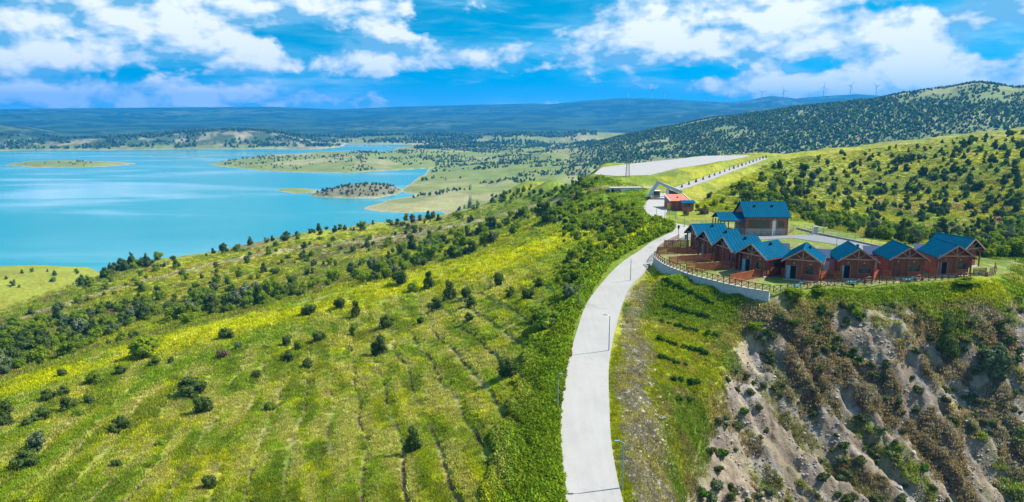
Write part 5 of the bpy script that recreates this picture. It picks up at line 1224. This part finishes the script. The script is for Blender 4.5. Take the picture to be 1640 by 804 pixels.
for ai, (nm, poly, n, sj, (s0, s1), words) in enumerate(areas):
    q = samp(poly, n*2, 500+ai); H = hitg(q); cnt = 0
    for k in range(len(q)):
        if cnt >= n: break
        p = H[k]
        if not np.isfinite(p[0]): continue
        if nm in ('dell', 'slope', 'spur') and fbm(np.array([p[0]/16]), np.array([p[1]/16]), 3, 66)[0] < .43: continue
        if inpoly(np.array([p[0]]), np.array([p[1]]), terr_poly)[0] or pdist(np.array([p[0]]), np.array([p[1]]), roadC[:, :2], False)[0] < 4.2+.3*s1: continue
        if nm in ('dell', 'slope', 'rim') and math.hypot(p[0], p[1]) < np.interp(q[k][0], [-300, 0, 330, 520, 700, 800, 900], [135, 137, 160, 168, 184, 190, 200]): continue
        if nm == 'spur' and 962 < q[k][0] < 1042 and 284 < q[k][1] < 318: continue
        s = RNG.uniform(s0, s1)*RNG.choice([.6, .8, 1, 1.15]); jun = RNG.random() < sj
        cand.append((p, s, jun, words, nm)); cnt += 1
def whereabouts(p, words, s):
    px, py = project(p[0], p[1], p[2]); px, py = float(px), float(py)
    size = 'large' if s > 3.6 else ('mid-sized' if s > 2.4 else 'small')
    if 'hillside' in words or 'hollow' in words:
        col = ['above the large building', 'above the first right-row cabin', 'above the second right-row cabin', 'above the third right-row cabin', 'above the fourth right-row cabin', 'by the right edge'][int(np.searchsorted([1255, 1330, 1415, 1500, 1590], px))]
        row = ['near the crest', 'high up', 'halfway up', 'low down', 'at the foot'][int(np.searchsorted([250, 285, 320, 355], py))]
    else:
        col = ['at the left edge', 'left of the leafy crest bush', 'below the lake spit', 'below the open lake', 'below the long peninsula', 'below the islets', 'below the shore meadows', 'below the lattice mast', 'beside the road'][int(np.searchsorted([70, 170, 270, 400, 520, 640, 800, 960], px))]
        row = ['topmost', 'upper', 'middle', 'lower', 'lowest'][int(np.searchsorted([350, 400, 450, 510], py))]
        row = row+' band'
    return size, '%s, %s' % (row, col)
def place(lst, protos, pick, name, what, stuffname, stufflabel):
    lst = sorted(lst, key=lambda c: -c[1]/math.hypot(c[0][0], c[0][1])); rest = lst[300-pre:] if (pre := sum(1 for m_ in many+fore if (m_[4][0] == 'J') == (name == 'juniper_bush'))) else lst[300:]
    for c in lst[:300-pre]:
        i = int(RNG.choice(pick if name == 'juniper_bush' or c[4] not in ('spur', 'roadside', 'gate') else [1, 1, 3, 3, 0])); low = protos[i].name.startswith('x')
        asp = (1.35 if i in (1, 5) and name == 'juniper_bush' else RNG.uniform(.85, 1.05))
        size, wh = whereabouts(c[0], c[3], c[1]); plant(name, '%s %s %s, %s' % (size, ('conical ' if asp > 1.2 else '')+what, short[c[4]], wh), 'bush', c[0], c[1], c[1]*asp, protos[i], RNG.uniform(0, 6.28), ('junipers ' if name == 'juniper_bush' else 'leafy bushes ')+c[3])
    if rest:
        P = np.array([c[0] for c in rest]); S = np.array([c[1] for c in rest]); P[:, 2] -= .05*S
        gn_scatter(stuffname, P, np.stack([S, S, S*RNG.uniform(.85, 1.15, len(S))], 1), RNG.uniform(0, 6.28, len(S)), RNG.choice(pick, len(S)), None, protos, stufflabel, 'bushes')
place([c for c in cand if c[2]], JUN, [0, 1, 2, 3, 3, 5, 0], 'juniper_bush', 'dark juniper', 'distant_juniper_scatter', 'smaller dark junipers strewn over the slopes')
place([c for c in cand if not c[2]], BUS, [0, 1, 1, 3, 4, 5, 3], 'leafy_bush', 'green leafy bush', 'leafy_undergrowth', 'smaller green bushes filling the slopes and dells')

# scrub on the scarp, two trees in the ravine
for (px, py, w, h, me, nm, lab) in [(1516, 570, 36, 52, JUN[3], 'ravine_tree', 'dark green round tree at the head of the ravine'), (1594, 606, 46, 44, BUS[4], 'ravine_tree', 'grey-green tree on the right flank of the ravine'), (1369, 505, 24, 20, BUS[0], 'scarp_bush', 'dark bush on the brow under the second right-row cabin'),
                                      (1268, 474, 34, 16, BUS[3], 'brow_bush', 'bright yellow-green bush beside the end of the stone wall'), (1548, 457, 40, 10, BUS[1], 'brow_bush', 'bright green mound of bush below the right end of the terrace'), (1207, 528, 30, 15, BUS[3], 'brow_bush', 'bright green bush above the pale eroded slope'), (1312, 470, 26, 11, BUS[1], 'brow_bush', 'yellow-green bush below the first right-row cabin')]:
    g = gpt(px, py); dep = g[1]*CT-g[2]*ST; plant(nm, lab, 'tree' if 'tree' in nm else 'bush', g, w*dep/F*1.1, h*dep/F*1.25, me, random.uniform(0, 6))
q = samp([(1175, 545), (1260, 492), (1640, 480), (1640, 804), (1110, 804), (1150, 660)], 600, 901); H = hitg(q); k = 0
keepf = fbm(H[:, 0]/5, H[:, 1]/5, 3, 67) > .47
for p_, ok in zip(H, keepf):
    if not ok or k >= 250: continue
    s = RNG.uniform(.5, 1.35); pq = project(*p_); plant('scrub_bush', '%s scrub bush on the scarp, %s, %s' % ('tiny' if s < .75 else ('low' if s < 1.05 else 'bushy'), ['near its brow', 'in its upper part', 'halfway down', 'low down', 'at its foot'][int(np.searchsorted([520, 590, 660, 730], pq[1]))], ['on the pale left spur', 'under the first right-row cabin', 'under the second right-row cabin', 'under the third right-row cabin', 'beside the ravine', 'at the right edge'][int(np.searchsorted([1200, 1300, 1390, 1470, 1580], pq[0]))]), 'bush', p_, s*1.2, s*.95, SCR[int(RNG.choice([0, 0, 1, 1, 2, 3]))], RNG.uniform(0, 6.28), 'scrub on the scarp'); k += 1
# clipped rows under the wall
rows = [('first', (1062, 449), (1140, 487), 17), ('second', (1068, 491), (1131, 509), 13), ('third', (1053, 515), (1146, 540), 16), ('fourth', (1056, 545), (1133, 568), 13), ('fifth', (1058, 573), (1097, 587), 8), ('sixth', (1080, 611), (1116, 616), 5), ('seventh', (1077, 642), (1110, 643), 6)]
for nm, a, b, n in rows:
    xs = np.linspace(0, 1, n); H = hitg([(a[0]+(b[0]-a[0])*t_+random.uniform(-.8, .8), a[1]+(b[1]-a[1])*t_+random.uniform(-.8, .8)) for t_ in xs])
    for p_ in H:
        if random.random() < .08: continue
        s = random.uniform(.55, .95); plant('row_shrub', 'small green shrub in the %s planted row below the stone wall' % nm, 'shrub', p_, s*1.15, s*1.2, LAV[random.randrange(3)], random.uniform(0, 6), '%s planted row below the stone wall' % nm)
# saplings along the upper path
sp = resample(pathR[10:, :2]*.35+pathL[10:, :2]*.65, 6.5)
for i, (x, y) in enumerate(sp):
    z = gridz(np.array([x+.5]), np.array([y-.4])).item(); s = random.uniform(1.1, 1.6)
    plant('sapling', 'small dark sapling in the row along the pale path above the gate', 'tree', (x+.5, y-.4, z), s*.62, s*1.0, JUN[(1, 3, 5)[i % 3]], i, 'saplings along the upper path')
# palms / ornamental by the guardhouse
for lab, (a, b) in [('rusty dry shrub in front of the guardhouse annex', (1098, 345)), ('rusty dry shrub at the foot of the bank right of the guardhouse', (1126, 343))]:
    g = gpt(a, b); plant('dry_bush', lab, 'bush', g, 2.3, 2.6, WILT, 1.0)

# ------------------------------------------------------------------ trees far off, too many to count
g2 = np.random.default_rng(77)
def polar(n, a0, a1, r0, r1):
    a = g2.uniform(a0, a1, n); r = np.sqrt(g2.uniform(r0*r0, r1*r1, n)); return r*np.sin(a), r*np.cos(a), r
x, y, r = polar(44000, .08, .74, 830, 1900); z = gridz(x, y); px, py = project(x, y, z)
dn = fbm(x/120, y/120, 3, 95); ok = (z > -98) & (g2.random(len(x)) < sstep(880, 1090, px)) & (g2.random(len(x)) < sstep(.25, .5, dn))
x, y, z = x[ok], y[ok], z[ok]; s = g2.uniform(2.6, 4.8, len(x))
gn_scatter('hill_forest', np.stack([x, y, z-.4], 1), s, g2.uniform(0, 6.28, len(x)), g2.choice([0, 0, 1, 2], len(x)), None, FARJ, 'open wood covering the long hill behind', 'wood')
x, y, r = polar(9000, -.22, .28, 560, 2050); z = gridz(x, y); px, py = project(x, y, z); dn = fbm(x/70, y/70, 3, 96)
ok = (z > LAKE+1) & (z < -66) & (px > 480) & (dn > .48) & (g2.random(len(x)) < sstep(.42, .62, dn+np.clip((px-750)/900, -.1, .14)))
x, y, z = x[ok], y[ok], z[ok]; s = g2.uniform(2.6, 5.6, len(x))
gn_scatter('lakeside_trees', np.stack([x, y, z-.3], 1), s, g2.uniform(0, 6.28, len(x)), g2.choice([0, 0, 2, 1], len(x)), None, FARJ, 'scattered trees on the low land beside the lake', 'trees')
x, y, r = polar(13000, -.75, .12, 2080, 3000); z = gridz(x, y); dn = fbm(x/90, y/90, 4, 97); ok = (z > LAKE+3) & (g2.random(len(x)) < sstep(.40, .56, dn))
x, y, z = x[ok], y[ok], z[ok]; s = g2.uniform(5, 11, len(x))
gn_scatter('far_shore_wood', np.stack([x, y, z-.5], 1), s, g2.uniform(0, 6.28, len(x)), g2.choice([0, 0, 1], len(x)), None, FARJ, 'dark woods on the far shore of the lake', 'wood')
x, y, r = polar(1500, -.62, -.02, 1250, 1800); z = gridz(x, y); ok = (z > LAKE+1.2) & (fbm(x/60, y/60, 3, 98) > .52); x, y, z = x[ok], y[ok], z[ok]; s = g2.uniform(2.4, 4.8, len(x))
ip_ = np.array(SH[2][0]); ix = g2.uniform(ip_[:, 0].min(), ip_[:, 0].max(), 1200); iy = g2.uniform(ip_[:, 1].min(), ip_[:, 1].max(), 1200); iz = gridz(ix, iy)
ik = inpoly(ix, iy, SH[2][0]) & (iz > LAKE+1.5); ix, iy, iz = ix[ik][:170], iy[ik][:170], iz[ik][:170]; x = np.r_[x, ix]; y = np.r_[y, iy]; z = np.r_[z, iz]; s = np.r_[s, g2.uniform(2.0, 4.2, len(ix))]
gn_scatter('peninsula_trees', np.stack([x, y, z-.3], 1), s, g2.uniform(0, 6.28, len(x)), g2.choice([0, 2], len(x)), None, FARJ, 'few dark trees dotted on the peninsula and islets', 'trees')

# ------------------------------------------------------------------ grass and herbs
def tuft(n, rad, hgt, wid, seed, lean=.5):
    g = np.random.default_rng(seed); a = g.uniform(0, 6.283, n); rr_ = rad*np.sqrt(g.random(n)); B = np.stack([rr_*np.cos(a), rr_*np.sin(a), np.full(n, -.05)], 1)
    la = g.uniform(0, 6.283, n); ln = g.uniform(.1, lean, n)*hgt; T = B+np.stack([ln*np.cos(la), ln*np.sin(la), hgt*g.uniform(.55, 1.1, n)], 1)
    pa = g.uniform(0, 3.14, n); pw = np.stack([np.cos(pa), np.sin(pa), 0*pa], 1)*wid
    V = np.stack([B-pw*.5, B+pw*.5, T+pw*.28, T-pw*.28], 1).reshape(-1, 3); return nmesh('tuft', V, np.arange(4*n).reshape(n, 4), M_GRASS)
HERB = [crownmesh('herb_clump', 'low', 70, .26, 380+i, M_GRASS, 6, False) for i in range(2)]
TUFTS = [tuft(26, .42, .26, .10, 1), tuft(22, .38, .36, .09, 2), tuft(30, .55, .22, .12, 3), HERB[0], HERB[1]]
def grass(name, label, poly, n, seed, pick, s0, s1, gain=1.0, cond=None, bright=None):
    q = samp(poly, n, seed); H = hitg(q); ok = np.isfinite(H[:, 0]); H = H[ok]
    d = pdist(H[:, 0], H[:, 1], roadC[:, :2], False); hw = np.hypot(*(roadL-roadR)[:, :2].T)/2
    j = np.concatenate([((H[i:i+5000, None, 0]-roadC[None, :, 0])**2+(H[i:i+5000, None, 1]-roadC[None, :, 1])**2).argmin(1) for i in range(0, len(H), 5000)])
    k = (d > hw[j]+.12) & ~((sdist(H[:, 0], H[:, 1], terr_poly) > -.5))
    if cond is not None: k &= cond(H)
    H = H[k]; C = GC[grididx(H[:, 0], H[:, 1])]; g = np.random.default_rng(seed+1)
    r = np.hypot(H[:, 0], H[:, 1]); S = g.uniform(s0, s1, len(H))*np.clip(r/85, .8, 2.0)
    T = C*gain*g.uniform(.8, 1.3, (len(H), 1))
    return gn_scatter(name, H, S, g.uniform(0, 6.28, len(H)), g.choice(pick, len(H)), np.clip(T, 0, 1), TUFTS, label, 'grass')
mead_poly = [(-20, 620), (160, 565), (330, 522), (520, 478), (700, 430), (800, 402), (900, 372), (1000, 345), (1040, 345), (1085, 365), (1000, 415), (940, 485), (905, 590), (900, 700), (905, 815), (-20, 815)]
def furc(H):
    q = H[:, 0]*.968+H[:, 1]*.25+(fbm(H[:, 0]/14, H[:, 1]/14, 2, 5)-.5)*2.0
    return np.abs((q/3.7) % 1-.5)*3.7 > .45*(fbm(H[:, 0]/9+4, H[:, 1]/16, 3, 55) > .36)
grass('meadow_grass', 'rough grass and yellow flowers covering the meadow', mead_poly, 42000, 31, [0, 1, 2, 0, 2], .6, 1.2, 1.5, furc)
def vergec(H): return zones(H[:, 0], H[:, 1], H[:, 2], np.hypot(H[:, 0], H[:, 1]))['verge'] > .25
grass('verge_herbs', 'lush green herbs crowding the left edge of the road', [(905, 815), (740, 815), (800, 600), (850, 480), (950, 395), (1060, 350), (1085, 366), (1000, 415), (940, 485), (905, 590), (898, 700)], 16000, 33, [3, 4, 3], .6, 1.25, 1.35, vergec)
grass('bank_grass', 'thin grass on the bank right of the road', [(1000, 815), (980, 700), (975, 590), (1005, 470), (1045, 425), (1240, 482), (1260, 500), (1160, 560), (1120, 700), (1090, 815)], 11000, 35, [0, 1, 2], .5, 1.0, 1.4)
grass('scarp_grass', 'sparse grass on the eroded scarp', [(1240, 470), (1400, 458), (1600, 448), (1640, 410), (1645, 815), (1090, 815), (1160, 560)], 20000, 37, [0, 1, 2, 1], .45, 1.0, 1.35, lambda H: (GC[grididx(H[:, 0], H[:, 1])][:, 1] > .93*GC[grididx(H[:, 0], H[:, 1])][:, 0]) | ((fbm(H[:, 0]/4, H[:, 1]/4, 3, 68) > .58)))
grass('slope_grass', 'rough grass and herbs on the slopes behind the meadow', [(-20, 500), (180, 432), (400, 397), (690, 352), (830, 318), (960, 280), (1035, 300), (1035, 345), (900, 372), (700, 430), (330, 522), (-20, 620)], 13000, 39, [2, 0, 2, 1], .7, 1.2, 1.4)
grass('hillside_grass', 'grass on the green hillside behind the cabins', [(1110, 330), (1235, 258), (1640, 208), (1645, 415), (1590, 415), (1400, 385), (1290, 355), (1160, 345)], 15000, 41, [2, 2, 0], .5, .95, 1.35)
# stones lying on the scarp and the rubble bank
def stonemesh(seed):
    g = np.random.default_rng(seed); bm = bmesh.new(); bmesh.ops.create_icosphere(bm, subdivisions=1, radius=.5)
    for v in bm.verts: v.co = Vector((v.co.x*1.2, v.co.y, v.co.z*.75))*float(g.uniform(.7, 1.2))
    me = bpy.data.meshes.new('stone'); bm.to_mesh(me); bm.free(); me.materials.append(M_STN); return me
M_STN = simple('scarp_stone', (.27, .24, .215), .9, .3, 2, objvar=.7)
STN = [stonemesh(i) for i in range(4)]
H = np.vstack([hitg(samp([(1175, 545), (1260, 492), (1640, 500), (1640, 804), (1110, 804), (1150, 660)], 5200, 55)), hitg(samp([(985, 600), (1000, 480), (1040, 470), (1060, 640), (1100, 804), (1010, 804)], 2300, 56))])
H = H[np.isfinite(H[:, 0]) & (fbm(H[:, 0]/3, H[:, 1]/3, 3, 69) > .44)]; s = np.exp(g2.normal(-1.75, .5, len(H)))
gn_scatter('loose_stones', H, np.clip(s, .06, .75), g2.uniform(0, 6.28, len(H)), g2.integers(0, 4, len(H)), None, STN, 'loose stones strewn over the scarp and the bank', 'stones')

# ------------------------------------------------------------------ air
hz, t, b = newmat('haze'); t.n.remove(b)
pvn = t.node('ShaderNodeVolumePrincipled'); pvn.inputs['Color'].default_value = (.0, .37, 1.0, 1); pvn.inputs['Density'].default_value = 0.00014; pvn.inputs['Anisotropy'].default_value = 0.1
t.l.new(pvn.outputs[0], t.n['Material Output'].inputs['Volume'])
hb = MB().box(-10400, 10400, -10400, 10400, -190, 262).build('haze', hz); tag(hb, 'thin blue air between the hills', None, None, 'stuff')
